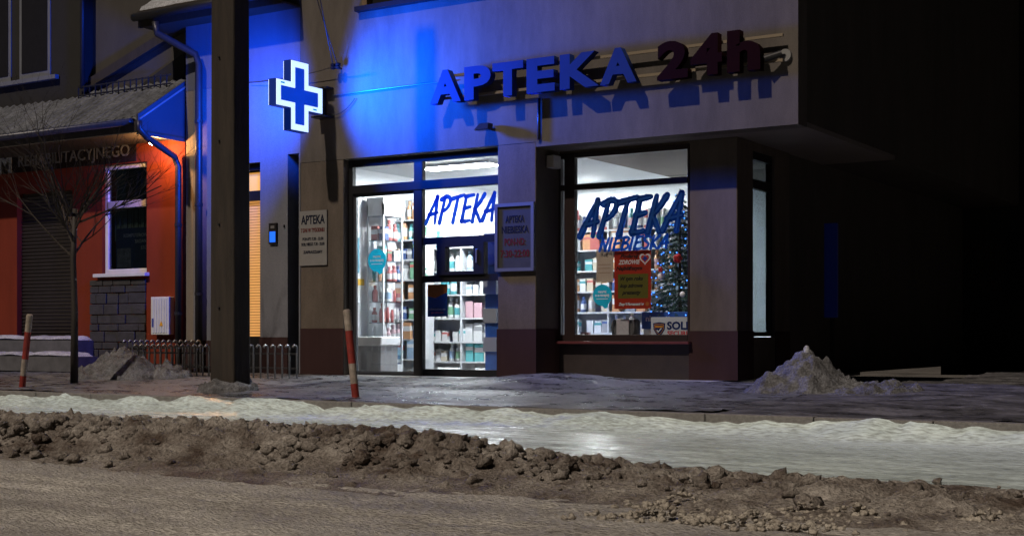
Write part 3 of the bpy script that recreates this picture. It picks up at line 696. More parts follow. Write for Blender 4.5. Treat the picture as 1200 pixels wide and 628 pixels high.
# poster hanging in the window
(pa, qa), (pb_, qb) = S(720, 362, .67), S(763, 293, .67)
wp = thing('window_poster', (pa, .67, qa), 'red poster with olive panel and handwriting hanging in the window', 'poster')
box('paper', film_mat('poster_red', (.40, .045, .025), .35), wp, pa, pb_, .672, .675, qa, qb)
H_ = qb-qa; W_ = pb_-pa
box('panel', film_mat('poster_olive', (.17, .16, .035), .4), wp, pa+W_*.1, pb_-W_*.08, .6705, .6715, qa+H_*.18, qa+H_*.6)
ink = film_mat('ink_black', (.02, .02, .02), .05); wht = film_mat('white_film', (.8, .85, .88), .4)
for s_, f, m_, ww, cap in (('Podaruj', .88, ink, .5, .05), ('ZDROWIE', .77, wht, .6, .055), ('Najbliższym', .67, ink, .72, .05), ('W tym roku', .49, ink, .62, .05), ('kup zdrowe', .37, ink, .62, .05), ('prezenty', .25, ink, .52, .05), ('Zespół Farmaceutów', .06, wht, .7, .035)):
    text('lettering', s_, m_, wp, pa+W_*(.40 if f > .6 else .46), qa+H_*f, .668, cap, 'CENTER', .001, .002, .35, width=W_*ww)
mb = MB(); cx_, cz_ = pa+W_*.84, qa+H_*.86
def heart(cx, cz, r, y, d=.001):
    pts = []
    for i in range(24):
        a = 2*math.pi*i/24; pts.append((cx+r*16*math.sin(a)**3/16, y, cz+r*(13*math.cos(a)-5*math.cos(2*a)-2*math.cos(3*a)-math.cos(4*a))/16))
    return pts
mb.prism(heart(cx_, cz_, .085, .669), 0, (0, -.001, 0)); mb.build('heart_emblem', wht, wp)
mb = MB(); mb.prism(heart(cx_, cz_, .06, .667), 0, (0, -.001, 0)); mb.build('heart_emblem', film_mat('poster_red2', (.62, .07, .05), .4), wp)
mb = MB(); mb.box(cx_-.012, cx_+.012, .6645, .6655, cz_-.035, cz_+.035); mb.box(cx_-.035, cx_-.0121, .6645, .6655, cz_-.012, cz_+.012); mb.box(cx_+.0121, cx_+.035, .6645, .6655, cz_-.012, cz_+.012); mb.build('cross_emblem', NAVY, wp)
mb = MB(); mb.lathe((0, 0, 0), [(.028, 0), (.028, .001)], 16)
bmesh.ops.rotate(mb.bm, verts=mb.bm.verts, matrix=Matrix.Rotation(R(90), 3, 'X')); bmesh.ops.translate(mb.bm, verts=mb.bm.verts, vec=(pb_-W_*.1, .669, qa+H_*.08)); mb.build('seal', film_mat('poster_orange', (.50, .16, .05), .3), wp)
(na, ma), (nb, mb_) = S(699, 331, .68), S(719, 292, .68)
nt_ = thing('paper_notice', (na, .68, ma), 'cream paper notice taped beside the red poster', 'notice')
box('paper', film_mat('cream_paper', (.55, .46, .38), .5), nt_, na, nb-.003, .68, .682, ma, mb_)
text('lettering', 'NIE', ink, nt_, (na+nb)/2, mb_-.1, .678, .045, 'CENTER', .001, .001)
for q in (.2, .25, .31): box('text_line', film_mat('brown_ink', (.3, .2, .15), .3), nt_, na+.03, nb-.04, .678, .679, mb_-q-.008, mb_-q)
# blue banner box, company sign, bag, small photo card
(ba, bz0), (bb, bz1) = S(752, 378, 1.0), S(812, 365, 1.0)
bn = thing('brand_banner', ((ba+bb)/2, 1.0, .5), 'blue display box with white lettering below the christmas tree', 'display box')
box('box', BLUEC, bn, ba, -7.56, 1.0, 1.7, .66, bz1, .006)
box('pedestal', WHITE, bn, ba+.02, -7.57, 1.02, 1.68, .50, .66)
text('lettering', 'nicorette', wht, bn, ba+.06, bz0+.02, .995, .075, 'LEFT', .002, .002, width=.42)
(sa, sz0), (sb, sz1) = S(763, 391.5, .70), S(830, 371, .70)
sg = thing('security_sign', (sa, .70, sz0), 'white security company sign with shield emblem standing in the window corner', 'sign')
SGW = film_mat('sign_white', (.62, .66, .72), .3)
box('board', SGW, sg, sa, -7.55, .70, .708, .502, sz1)
sx = sa+.12; sc = (.505+sz1)/2
def shield(r, y, m_, nm):
    mb = MB(); mb.prism([(sx-r, y, sc+r*.85), (sx, y, sc+r*1.0), (sx+r, y, sc+r*.85), (sx+r*.92, y, sc-r*.1), (sx+r*.5, y, sc-r*.75), (sx, y, sc-r*1.1), (sx-r*.5, y, sc-r*.75), (sx-r*.92, y, sc-r*.1)], 0, (0, -.001, 0)); mb.build(nm, m_, sg)
shield(.088, .698, film_mat('shield_navy', (.01, .03, .15), .2), 'shield'); shield(.07, .695, film_mat('shield_gold', (.65, .3, .05), .3), 'shield'); shield(.062, .692, film_mat('shield_navy', (.01, .03, .15), .2), 'shield')
mb = MB(); mb.box(sx-.055, sx+.055, .689, .690, sc+.015, sc+.045); mb.build('shield_band', film_mat('shield_gold', (.65, .3, .05), .3), sg)
mb = MB(); mb.prism([(sx-.035, .6885, sc-.02), (sx-.01, .6885, sc-.05), (sx+.045, .6885, sc+.005), (sx+.03, .6885, sc+.012), (sx-.008, .6885, sc-.028), (sx-.025, .6885, sc-.01)], 0, (0, -.001, 0)); mb.build('shield_tick', wht, sg)
text('lettering', 'SOLID', film_mat('shield_navy', (.01, .03, .15), .2), sg, sa+.235, sc-.005, .696, .095, 'LEFT', .001, .005, width=.42)
text('lettering', 'SECURITY', film_mat('red_ink', (.6, .03, .05), .2), sg, sa+.24, sc-.085, .696, .055, 'LEFT', .001, .002, width=.40)
bgx = SX(735, .95)
GREYF = mat('grey_fabric', (.10, .10, .11), .9, noise_amt=.4, nscale=40, bump=.5)
bp_ = thing('backpack', (bgx, .95, .50), 'grey backpack standing on the ledge below the red poster', 'bag')
mb = MB(); mb.box(bgx-.19, bgx+.19, .85, 1.0, .502, .80); b_ = mb.build('body', GREYF, bp_, .05); b_.modifiers['bevel'].segments = 4
mb = MB(); mb.box(bgx-.10, bgx+.09, .82, .849, .51, .80); mb.build('pocket', mat('light_grey_fabric', (.45, .45, .50), .8, noise_amt=.2, nscale=30), bp_, .01)
for sgn in (-1, 1): MB().tube([(bgx+sgn*.15, .84, .56), (bgx+sgn*.17, .83, .68), (bgx+sgn*.14, .84, .79)], .014, 6).build('strap', GREYF, bp_, smooth=True)
hx_, hz_ = S(680, 391, .9)
t = thing('photo_card', (SX(687, .85), .85, .5), 'small pink portrait card standing at the window left corner', 'card')
c_ = SX(686, .85); box('card', film_mat('pink_card', (.5, .35, .4), .3), t, c_-.08, c_+.08, .85, .856, .502, .62); box('portrait', film_mat('portrait_dark', (.12, .06, .08), .2), t, c_-.01, c_+.05, .847, .849, .51, .61)

# christmas tree
def xmas(cx, cy, z0, z1, rad):
    t = thing('christmas_tree', (cx, cy, z0), 'decorated artificial christmas tree with blue lights and red bows in the window', 'christmas tree')
    MB().tube([(cx, cy, z0), (cx, cy, z1)], [.03, .008], 8).build('trunk', DARKW, t)
    box('stand', BLACK, t, cx-.12, cx+.12, cy-.12, cy+.12, z0, z0+.03)
    mb = MB(); rr = random.Random(4); tips = []
    zl = z0+.10
    while zl < z1-.03:
        f = (zl-z0)/(z1-z0); R0 = rad*(1-f)**.85+.03; nb = max(5, int(20*(1-f)+5))
        for i in range(nb):
            a = 2*math.pi*(i+rr.random())/nb; r1 = R0*rr.uniform(.75, 1.08); dz = -r1*rr.uniform(.15, .4)
            p0 = Vector((cx, cy, zl)); p1 = Vector((cx+r1*math.cos(a), cy+r1*math.sin(a), zl+dz)); tips.append(p1)
            d = p1-p0
            for j in range(24):
                u = .2+.8*j/24; c = p0+d*u; L = .05*(1.15-u*.5)
                dv = (d.normalized()*.6+Vector((rr.uniform(-1, 1), rr.uniform(-1, 1), rr.uniform(-.6, .8)))*.9).normalized()*L
                sd = dv.cross(Vector((rr.random(), rr.random(), rr.random()))).normalized()*.010
                mb.quad(c-sd, c+sd, c+dv+sd*.3, c+dv-sd*.3)
        zl += .075
    mb.build('foliage', mat('needle_green', (.06, .15, .12), .5, noise_amt=.5, nscale=12), t)
    led = mat('blue_led', (.1, .2, .9), .3, emit=(.04, .22, 1.0), estr=5)
    first = None; rr.shuffle(tips)
    sel = [p for p in tips if p.y < cy+.15][:70]
    for p in sel:
        if first is None:
            m_ = MB(); bmesh.ops.create_icosphere(m_.bm, subdivisions=1, radius=.0095)
            me = bpy.data.meshes.new('tree_light'); m_.bm.to_mesh(me); m_.bm.free(); me.materials.append(led); first = me
        o = bpy.data.objects.new('tree_light', first); COL.objects.link(o); o.parent = t; o.location = p*.96+Vector((cx, cy, p.z))*.04-Vector((cx, cy, z0))+Vector((0, -.02, .01))
    rd = mat('bow_red', (.60, .02, .03), .5); wb = mat('bauble_white', (.75, .75, .8), .25)
    for k, (px, py, m_, r) in enumerate(((795, 303, rd, .06), (775, 316, rd, .035), (775, 324, wb, .05), (800, 345, wb, .04))):
        x_, z_ = S(px, py, cy-.34); mb = MB()
        if m_ is rd:
            for a in range(5):
                an = 2*math.pi*a/5; c = Vector((x_+r*.6*math.cos(an), cy-.36, z_+r*.6*math.sin(an)))
                v_ = bmesh.ops.create_icosphere(mb.bm, subdivisions=2, radius=r*.55)['verts']; bmesh.ops.translate(mb.bm, verts=v_, vec=c)
            mb.build('bow', rd, t, smooth=True)
        else:
            v_ = bmesh.ops.create_icosphere(mb.bm, subdivisions=2, radius=r)['verts']; bmesh.ops.translate(mb.bm, verts=v_, vec=(x_, cy-.34, z_)); mb.build('bauble', wb, t, smooth=True)
xmas(SX(797, 1.4), 1.4, bz1+.0, S(790, 222, 1.4)[1], .52)

# ================================================================== THINGS ON THE PHARMACY FACADE
# lit pharmacy cross: a flag sign square to the wall
CXS = -13.04; cyc, czc = -.68, S(346, 114, -.68)[1]
cr = thing('pharmacy_cross', (CXS, 0, czc), 'glowing white and blue pharmacy cross on a bracket above the plaque', 'sign')
def crossp(s, a, x):                                         # half size s, half arm width a
    pts = [(-a, s), (a, s), (a, a), (s, a), (s, -a), (a, -a), (a, -s), (-a, -s), (-a, -a), (-s, -a), (-s, a), (-a, a)]
    return [(x, cyc+p[0], czc+p[1]) for p in pts]
CROSS_W = 270
CROSSB = mat('cross_body', (.01, .03, .22), .4, emit=(.0, .012, .14), estr=.6)
MB().prism(crossp(.5, .19, CXS-.065), 0, (.13, 0, 0)).build('body', CROSSB, cr, .006)
CF = mat('cross_face', (.01, .03, .3), .3, emit=(.0, .035, .42), estr=.8)
CT = mat('cross_tube', (.8, .9, 1), .3, emit=(.60, .80, 1.0), estr=1.15)
for sgn, xx_ in ((1, CXS+.066), (-1, CXS-.066)):
    MB().prism(crossp(.40, .10, xx_), 0, (.004*sgn, 0, 0)).build('face', CF, cr)
    mb = MB(); o_ = crossp(.49, .18, xx_+.012*sgn); i_ = crossp(.405, .105, xx_+.012*sgn)
    # ring between the outlines
    n = 12
    for i in range(n):
        j = (i+1) % n; mb.quad(o_[i], o_[j], i_[j], i_[i])
        a_, b_ = Vector(i_[i]), Vector(i_[j]); dv = Vector((-.011*sgn, 0, 0)); mb.quad(a_, b_, b_+dv, a_+dv)
        a_, b_ = Vector(o_[i]), Vector(o_[j]); mb.quad(a_, b_, b_+dv, a_+dv)
    mb.build('light_tube', CT, cr)
    for yy_, z_ in ((cyc-.36, czc+.145), (cyc+.33, czc-.145)):
        box('marking', mat('teal_mark', (.0, .2, .3), .4, emit=(.0, .25, .4), estr=1), cr, xx_+.0135*sgn, xx_+.015*sgn, yy_-.05, yy_+.03, z_-.012, z_+.010)
for sgn in (1, -1):                                         # the cross's blue glow as area lamps, tilted up and toward the wall
    for (sy_, sz_) in ((.40, .25), (.2, .8)):
        l_ = bpy.data.lights.new('cross_glow', 'AREA'); l_.shape = 'RECTANGLE'; l_.size = sy_; l_.size_y = sz_; l_.energy = CROSS_W*(1 if sgn > 0 else .42); l_.color = (.0005, .085, 1.0); l_.spread = R(122)
        lo_ = bpy.data.objects.new('cross_glow', l_); COL.objects.link(lo_); lo_.parent = cr
        lo_.rotation_euler = Vector((sgn, .45, .12)).to_track_quat('-Z', 'Z').to_euler(); lo_.location = (sgn*.17, cyc-.28 if sy_ < .5 and sz_ > .21 else cyc-.16, 0)
bx_ = CXS
mb = MB(); mb.box(bx_-.13, bx_+.13, -.16, -.001, czc+.20, czc+.225); mb.box(bx_-.13, bx_+.13, -.2, -.001, czc-.225, czc-.20); mb.box(bx_-.02, bx_+.02, -.10, -.03, czc-.2, czc+.2)
mb.build('bracket', IRON, cr)
mb = MB(); mb.box(bx_-.015, bx_+.015, cyc+.5, -.1, czc+.08, czc+.11); mb.box(bx_-.015, bx_+.015, cyc+.5, -.1, czc-.11, czc-.08); mb.build('arm', IRON, cr)
# big letters on rails
ls = thing('letter_sign', (-8.6, -.2, 3.9), 'raised blue and dark red lettering APTEKA 24h on wall rails', 'sign')
LB = mat('letter_blue', (.006, .024, .13), .6, spec=.2, noise_amt=.15, nscale=5); LBs = mat('letter_side', (.012, .016, .05), .5)
LR = mat('letter_red', (.011, .0018, .0016), .8, spec=.05, noise_amt=.15, nscale=5)
for (z_) in (3.84, 4.14):
    xa_, xb_ = (-10.9, -5.92)
    box('rail', mat('rail_beige', (.20, .16, .11), .5), ls, xa_, xb_, -.14, -.11, z_-.018, z_+.018)
lpx = [(504, 540), (544, 575), (577, 613), (617, 650), (656, 702), (703, 746)]
zb0 = 3.75
from math import inf
def letter(ch, x0, x1, z0, z1, m_, yb=-.28, dep=.12):
    c = bpy.data.curves.new('l', 'FONT'); c.body = ch; c.size = 1; c.extrude = dep/2; c.offset = .045; c.bevel_depth = 0; c.resolution_u = 4
    t_ = bpy.data.objects.new('tmp', c); COL.objects.link(t_); dg = bpy.context.evaluated_depsgraph_get(); dg.update()
    me = bpy.data.meshes.new_from_object(t_.evaluated_get(dg)); bpy.data.objects.remove(t_)
    n = len(me.vertices); co = np.empty(n*3); me.vertices.foreach_get('co', co); co = co.reshape(-1, 3)
    mn, mx = co.min(0), co.max(0)
    X_ = x0+(co[:, 0]-mn[0])/(mx[0]-mn[0])*(x1-x0); Z_ = z0+(co[:, 1]-mn[1])/(mx[1]-mn[1])*(z1-z0); Y_ = yb-co[:, 2]+dep/2
    out = np.stack([X_, Y_, Z_], 1)-np.array(ORG[ls]); me.vertices.foreach_set('co', out.ravel()); me.materials.clear(); me.materials.append(m_); me.update()
    o = bpy.data.objects.new('letter', me); COL.objects.link(o); o.parent = ls; ORG[o] = ORG[ls]; o['label'] = f'raised letter {ch}'
    return o
for ch, (a, b) in zip('APTEKA', lpx):
    letter(ch, SX(a, -.28), SX(b, -.28), zb0, zb0+.45, LB)
for ch, a, b, h_ in (('2', 770, 806, .47), ('4', 809, 846, .50), ('h', 852, 891, .50)):
    letter(ch, SX(a, -.28), SX(b, -.28), zb0-.02, zb0-.02+h_, LR)
# security camera under the rail end
cm = thing('security_camera', (-5.95, 0, 4.0), 'small dark bullet camera on a round base right of the letters', 'camera')
x_, z_ = S(918, 64, -.1)
mb = MB(); mb.tube([(x_, -.001, z_), (x_, -.05, z_)], .075, 16); mb.build('base', mat('cam_grey', (.2, .2, .2), .5), cm, smooth=False)
MB().tube([(x_, -.05, z_), (x_-.05, -.12, z_-.01)], .018).build('arm', IRON, cm)
MB().tube([(x_-.02, -.11, z_+.01), (x_-.20, -.20, z_-.05)], .042, 14).build('housing', IRON, cm, smooth=False)
MB().tube([(x_-.2, -.2, z_-.05), (x_-.204, -.202, z_-.0515)], .03, 14).build('lens', DARKF, cm)
# unlit wall lamp over the door corner
x_, z_ = S(569, 150, -.12)
wl = thing('wall_lamp', (x_, 0, z_), 'small dark unlit floodlight above the door corner', 'lamp')
mb = MB(); mb.prism([(x_-.11, -.24, z_-.035), (x_+.11, -.24, z_-.035), (x_+.07, -.16, z_+.06), (x_-.07, -.16, z_+.06)], 0, (0, .12, 0)); mb.build('housing', DARKF, wl)
box('glass', GLASSD, wl, x_-.1, x_+.1, -.23, -.13, z_-.045, z_-.037); MB().tube([(x_, -.06, z_), (x_, -.001, z_)], .02).build('arm', IRON, wl)
# insulator and wires
x_, z_ = S(394, 77, -.12)
ins = thing('wire_insulator', (x_, 0, z_), 'black double wire insulator on the wall above the bracket', 'insulator')
for dx_ in (-.04, .05): MB().lathe((x_+dx_, -.14, z_-.06), [(.02, 0), (.04, .01), (.04, .03), (.025, .04), (.04, .05), (.04, .08), (.02, .09)], 12).build('insulator_body', DARKF, ins)
MB().tube([(x_, -.001, z_-.03), (x_, -.15, z_-.03)], .012).build('hook', IRON, ins)
def sag(p, q, s_, n=14): 
    p, q = Vector(p), Vector(q); return [p.lerp(q, i/n)-Vector((0, 0, s_*4*(i/n)*(1-i/n))) for i in range(n+1)]
CAB = mat('cable', (.02, .02, .02), .5)
e1 = S(368, -40, -1.2); e2 = S(360, -40, -1.2)
tag(MB().tube(sag((x_-.04, -.14, z_), (e1[0], -1.2, e1[1]), .02), .007, 5).build('overhead_wire', CAB), 'right one of two steep wires rising from the insulator', 'wire', 'wires at the insulator')
tag(MB().tube(sag((x_+.04, -.14, z_), (e2[0], -1.2, e2[1]), .02), .007, 5).build('overhead_wire', CAB), 'left one of two steep wires rising from the insulator', 'wire', 'wires at the insulator')
e3 = S(352, 84, -.05)
tag(MB().tube(sag((x_-.04, -.14, z_-.02), (XL-1.0, -.03, e3[1]-.06), .04), .006, 5).build('wall_cable', CAB), 'thin dark cable running left from the insulator', 'cable')
e4 = S(512, 100, -.05); e5 = S(388, 112, -.05)
tag(MB().tube(sag((e5[0], -.02, e5[1]), (e4[0]+.3, -.02, e4[1]+.04), -.01), .011, 6).build('wall_cable', mat('cable_grey', (.05, .05, .05), .4)), 'pale cable running along the wall from bracket to lettering', 'cable')
e6 = S(415, 112, -.05)
tag(MB().tube(sag((CXS+.05, -.05, czc-.15), (e6[0], -.03, e6[1]-.04), .10), .006, 5).build('wall_cable', CAB), 'short dark cable looping under the cross bracket', 'cable')
# plaques
PAPER = mat('plaque_white', (.20, .195, .19), .5, noise_amt=.12)
def plaque(name, px0, px1, py0, py1, y, rows, frame, label):
    x0, z1 = S(px0, py0, y); x1, _ = S(px1, py0, y); z0 = S((px0+px1)/2, py1, y)[1]; z1 = S((px0+px1)/2, py0, y)[1]
    t = thing(name, (x0, y, z0), label, 'sign')
    W = x1-x0; H = z1-z0
    box('board', PAPER if not frame else mat('plaque_grey', (.055, .055, .055), .35, noise_amt=.2, nscale=5), t, x0, x1, y-.02, y, z0, z1)
    if frame:
        mb = MB(); f = .045
        mb.box(x0-f, x0, y-.045, y, z0-f, z1+f); mb.box(x1, x1+f, y-.045, y, z0-f, z1+f); mb.box(x0, x1, y-.045, y, z0-f, z0); mb.box(x0, x1, y-.045, y, z1, z1+f)
        mb.build('frame', mat('alu_frame', (.13, .135, .15), .5, .3), t)
    for s_, f, cap, ww, m_ in rows:
        text('lettering', s_, m_, t, (x0+x1)/2, z0+H*f, y-.023, H*cap, 'CENTER', .003, H*cap*.03, width=W*ww)
INKN = mat('ink_navy', (.006, .008, .02), .7, spec=.1); INKR = mat('ink_red', (.10, .012, .010), .6, spec=.1)
plaque('wall_plaque', 352, 384, 247, 311, -.001, [('APTEKA', .76, .155, .86, INKN), ('7 DNI W TYGODNIU', .61, .07, .86, INKR), ('PON-PT: 7.30 - 22.00', .46, .05, .76, INKN), ('SOB, NIEDZ: 7.30 - 22.00', .365, .05, .84, INKN), ('ZAPRASZAMY', .22, .05, .7, INKN)], False, 'pale unframed pharmacy hours plaque on the wall left of the entrance')
plaque('framed_plaque', 585, 624, 242, 314, -.014, [('APTEKA', .74, .11, .56, INKN), ('NIEBIESKA', .57, .11, .80, INKN), ('PON-ND:', .37, .11, .62, INKR), ('7:30-22:00', .18, .11, .86, INKR)], True, 'framed grey pharmacy hours plaque on the pillar right of the entrance')

# ================================================================== MIDDLE HOUSE
mh = thing('middle_house', (-14.8, 0, 0), 'narrow blue lit house with snowy eave between the two shops', 'building')
mx0, mx1 = SX(218), XL-.004
dx0, dx1 = SX(262, .1), SX(310, .1); nx0, nx1 = SX(337), SX(350)
zu = 4.45
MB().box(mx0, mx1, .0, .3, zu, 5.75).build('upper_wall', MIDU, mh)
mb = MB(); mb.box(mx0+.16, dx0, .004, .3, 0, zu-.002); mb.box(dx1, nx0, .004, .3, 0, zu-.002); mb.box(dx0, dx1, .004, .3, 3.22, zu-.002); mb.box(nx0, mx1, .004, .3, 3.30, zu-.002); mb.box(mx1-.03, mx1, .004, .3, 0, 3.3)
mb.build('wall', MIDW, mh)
MB().box(mx0, mx0+.158, .004, .3, 0, zu-.002).build('unlit_corner', BEIGE2, mh)
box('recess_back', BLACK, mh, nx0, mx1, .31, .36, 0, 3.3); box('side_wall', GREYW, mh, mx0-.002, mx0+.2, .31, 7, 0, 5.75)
box('plinth', PLINTH, mh, dx1-.01, nx0+.01, -.012, .003, 0, .55); box('plinth', PLINTH, mh, mx0, dx0, -.012, .003, 0, .5)
dm = box('lit_window', DARKF, mh, dx0, dx1, .18, .22, 0, 3.22)
BLINDM = mat('blind_glow', (.7, .45, .2), .6, emit=(1.0, .42, .10), estr=.50)
zq0, zq1 = S(300, 394, .15)[1], S(300, 237, .15)[1]
mb = MB(); z_ = zq0
while z_ < zq1: mb.quad((dx0+.06, .165, z_+.034), (dx1-.03, .165, z_+.034), (dx1-.03, .172, z_), (dx0+.06, .172, z_)); z_ += .042
mb.build('blind', BLINDM, dm)
mb = MB(); mb.quad((dx0+.06, .170, zq1+.18), (dx1-.03, .170, zq1+.18), (dx1-.03, .170, zq1+.46), (dx0+.06, .170, zq1+.46)); mb.build('transom_pane', mat('transom_glow', (.8, .5, .1), .6, emit=(1.0, .42, .05), estr=.62), dm)
mb = MB(); mb.box(dx0, dx0+.06, .10, .179, 0, 3.22); mb.box(dx1-.03, dx1, .10, .179, 0, 3.22); mb.box(dx0+.06, dx1-.03, .10, .179, zq1+.02, zq1+.17); mb.box(dx0+.06, dx1-.03, .10, .179, 3.12, 3.22); mb.box(dx0+.06, dx1-.03, .10, .179, 0, zq0-.02)
mb.build('frame', DARKF, dm)
# eave, roof with snow
ey = -.42; rx0 = SX(162, ey)
mb = MB(); mb.box(rx0, mx1, ey, ey+.05, 5.45, 5.70); mb.build('fascia', DARKW, mh)
mb = MB(); mb.box(rx0, mx1, ey+.051, -.002, 5.47, 5.50); mb.box(rx0, mx0-.004, -.002, 6, 5.47, 5.50); mb.build('soffit', DARKW, mh)
mb = MB(); mb.prism([(rx0, ey-.03, 5.705), (rx0, 3.2, 7.9), (rx0, 3.2, 7.75), (rx0, ey-.03, 5.60)], 0, (mx1-rx0, 0, 0)); 
mb.build('roof', DARKW, mh)
def rs(X, Y, *a): 
    z = 5.71+(Y-ey)*.605+.05*(1+fbm(X, Y, 3, 4, 50)); return np.where((Y < ey+.02), z-.06, z)
o = field('snow_cover', rx0+.03, mx1-.02, ey-.02, 3.1, .06, rs, SNOWW); o.parent = mh; o.location = -ORG[mh]; ORG[o] = ORG[mh]
MB().tube([(rx0-.02, ey-.08, 5.60), (mx1, ey-.08, 5.60)], .065, 10).build('gutter', ZINC, mh, smooth=True)
xa_, za_ = S(182, 26, ey-.08); xv = S(233, 70, -.10)
MB().tube([(xa_, ey-.08, za_), (xa_+.02, ey-.06, za_-.18), (xv[0]-.05, -.12, xv[1]+.08), (xv[0], -.10, xv[1]-.08), (xv[0], -.10, 2.6), (xv[0], -.10, .05)], .058, 10).build('downpipe', ZINC, mh, smooth=True)
for z_ in (1.2, 2.6, 3.9): MB().tube([(xv[0], -.10, z_), (xv[0], -.10, z_+.05)], .066, 10).build('pipe_clip', IRON, mh)
# intercom
x0, z1 = S(316, 262, -.01); x1, z0 = S(325, 286, -.01)
ic = thing('intercom', (x0, 0, z0), 'small black intercom with lit blue screen on the middle house wall', 'intercom')
box('housing', DARKF, ic, x0, x1, -.03, .003, z0, z1); box('screen', mat('blue_screen', (.0, .05, .4), .3, emit=(.02, .16, 1.0), estr=1.1), ic, x0+.02, x1-.02, -.034, -.031, z0+.03, z0+(z1-z0)*.6)
box('speaker_grille', STEEL, ic, x0+.04, x1-.04, -.033, -.031, z0+(z1-z0)*.75, z0+(z1-z0)*.88)
box('sensor_dot', DARKF, mh, SX(333, 0), SX(334, 0), -.02, .003, 2.2, 2.24)

# ================================================================== ORANGE SHOP HOUSE
oh = thing('orange_shop_house', (-18.5, 0, 0), 'orange rendered shop house with snowy corrugated canopy and dark shutter', 'building')
ox0, ox1 = -27.0, mx0-.02
wdx0, wdx1 = SX(120), SX(172); wz0_, wz1_ = 1.60, 3.40
sdx0, sdx1 = SX(20), SX(85)
mb = MB()
mb.box(ox0, sdx0, 0, .3, 0, 4.38); mb.box(sdx0, sdx1, 0, .3, 3.05, 4.38); mb.box(sdx1, wdx0, 0, .3, 0, 4.38); mb.box(wdx0, wdx1, 0, .3, wz1_, 4.38); mb.box(wdx0, wdx1, 0, .3, 0, wz0_); mb.box(wdx1, ox1, 0, .3, 0, 4.38)
mb.build('wall', ORANGE, oh)
# shutter
mb = MB(); z_ = .34
while z_ < 3.0: mb.prism([(sdx0, .12, z_), (sdx0, .09, z_+.045), (sdx0, .12, z_+.06)], 0, (sdx1-sdx0, 0, 0)); z_ += .062
mb.box(sdx0, sdx1, .121, .15, .33, 3.05); mb.build('roller_shutter', mat('shutter_brown', (.035, .028, .026), .5, noise_amt=.3), oh)
# window
mb = MB(); f = .075
mb.box(wdx0, wdx0+f, .06, .13, wz0_, wz1_); mb.box(wdx1-f*.5, wdx1, .06, .13, wz0_, wz1_); mb.box(wdx0+f, wdx1-f*.5, .06, .13, wz0_, wz0_+f); mb.box(wdx0+f, wdx1-f*.5, .06, .13, wz1_-f, wz1_); mb.box(wdx0+f, wdx1-f*.5, .05, .13, 2.68, 2.80)
wn = mb.build('window', WHITE_PVC, oh, .006)
mb = MB(); mb.box(wdx0-.12, wdx1+.06, -.10, .059, wz0_-.06, wz0_-.002); mb.build('window_sill', WHITE_PVC, wn, .006)
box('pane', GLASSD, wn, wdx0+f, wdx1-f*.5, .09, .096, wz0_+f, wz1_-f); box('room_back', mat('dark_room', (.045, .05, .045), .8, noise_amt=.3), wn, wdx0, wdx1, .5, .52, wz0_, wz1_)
mb = MB()
for i in range(26):
    x_ = wdx0+f+i*(wdx1-wdx0-f)/26; mb.box(x_, x_+.028, .2+.015*math.sin(i*1.7), .21+.015*math.sin(i*1.7), 2.15+.04*math.sin(i*.7), 2.68)
mb.build('curtain', mat('curtain_green', (.20, .24, .20), .9), wn)
x0, x1 = SX(136, .12), wdx1-.05
hp = thing('window_poster', (x0, .12, wz0_), 'dark blue foot examination poster inside the white framed window', 'poster')
box('paper', mat('poster_dark_blue', (.02, .035, .09), .5, noise_amt=.2), hp, x0, x1, .12, .123, wz0_+.08, wz0_+.75)
for s_, dz, ww in (('KOMPUTEROWE', .60, .9), ('BADANIE', .50, .55), ('STÓP', .39, .3)):
    text('lettering', s_, mat('poster_text', (.35, .36, .4), .5), hp, x1-.02, wz0_+dz, .116, .055, 'RIGHT', .001, .001)
mb = MB(); mb.box(x0+.03, x0+.36, .116, .118, wz0_+.10, wz0_+.42); mb.build('picture', mat('poster_pic', (.22, .22, .22), .5, noise_amt=.7, nscale=9), hp)
# stone cladding under the window
mb = MB(); z_ = .02; row = 0
while z_ < wz0_-.14:
    hgt = random.choice((.12, .15, .18)); hgt = min(hgt, wz0_-.1-z_); x_ = SX(107) - random.uniform(0, .2)
    while x_ < wdx1:
        ln = random.uniform(.22, .5); a, b = max(x_, SX(107)), min(x_+ln, wdx1)
        if b-a > .03: mb.box(a+.006, b-.006, -random.uniform(.02, .05), -.002, z_+.006, z_+hgt-.006)
        x_ += ln
    z_ += hgt; row += 1
mb.build('stone_cladding', mat('slate_stone', (.042, .040, .047), .8, noise_amt=.5, nscale=7, bump=.9, bscale=30), oh, .008)
# canopy roof (corrugated, snow dusted)
cex, cy_e, cz_e, cy_w, cz_w = ox1+.0, -.95, 3.90, .28, 4.72
sl = (cz_w-cz_e)/(cy_w-cy_e); nv = Vector((0, -sl, 1)).normalized()
def cor(X, Y, *a): return cz_e+(Y-cy_e)*sl+.022*np.sin(X*2*math.pi/.19)
TIN = mat('canopy_tin', (.16, .17, .2), .5, .2, noise_amt=.3)
o = field('canopy', ox0, cex, cy_e, cy_w, .03, cor, TIN, stepy=.4); o.parent = oh; o.location = -ORG[oh]; ORG[o] = ORG[oh]
md = o.modifiers.new('thick', 'SOLIDIFY'); md.thickness = .03
o2 = field('snow_cover', ox0, cex-.05, cy_e+.015, cy_w, .03, lambda X, Y, *a: cz_e+(Y-cy_e)*sl+.012+.017*np.sin(X*2*math.pi/.19)+.012*np.clip(fbm(X, Y*.5, 1.3, 4, 61)+.35, 0, 1), snow_mat('roof_snow_thin', (.17, .18, .21), (.05, .055, .065), 2.2, .45, bsc=30, bdist=.01, aniso=(1, .3, 1)), stepy=.06); o2.parent = oh; o2.location = -ORG[oh]; ORG[o2] = ORG[oh]
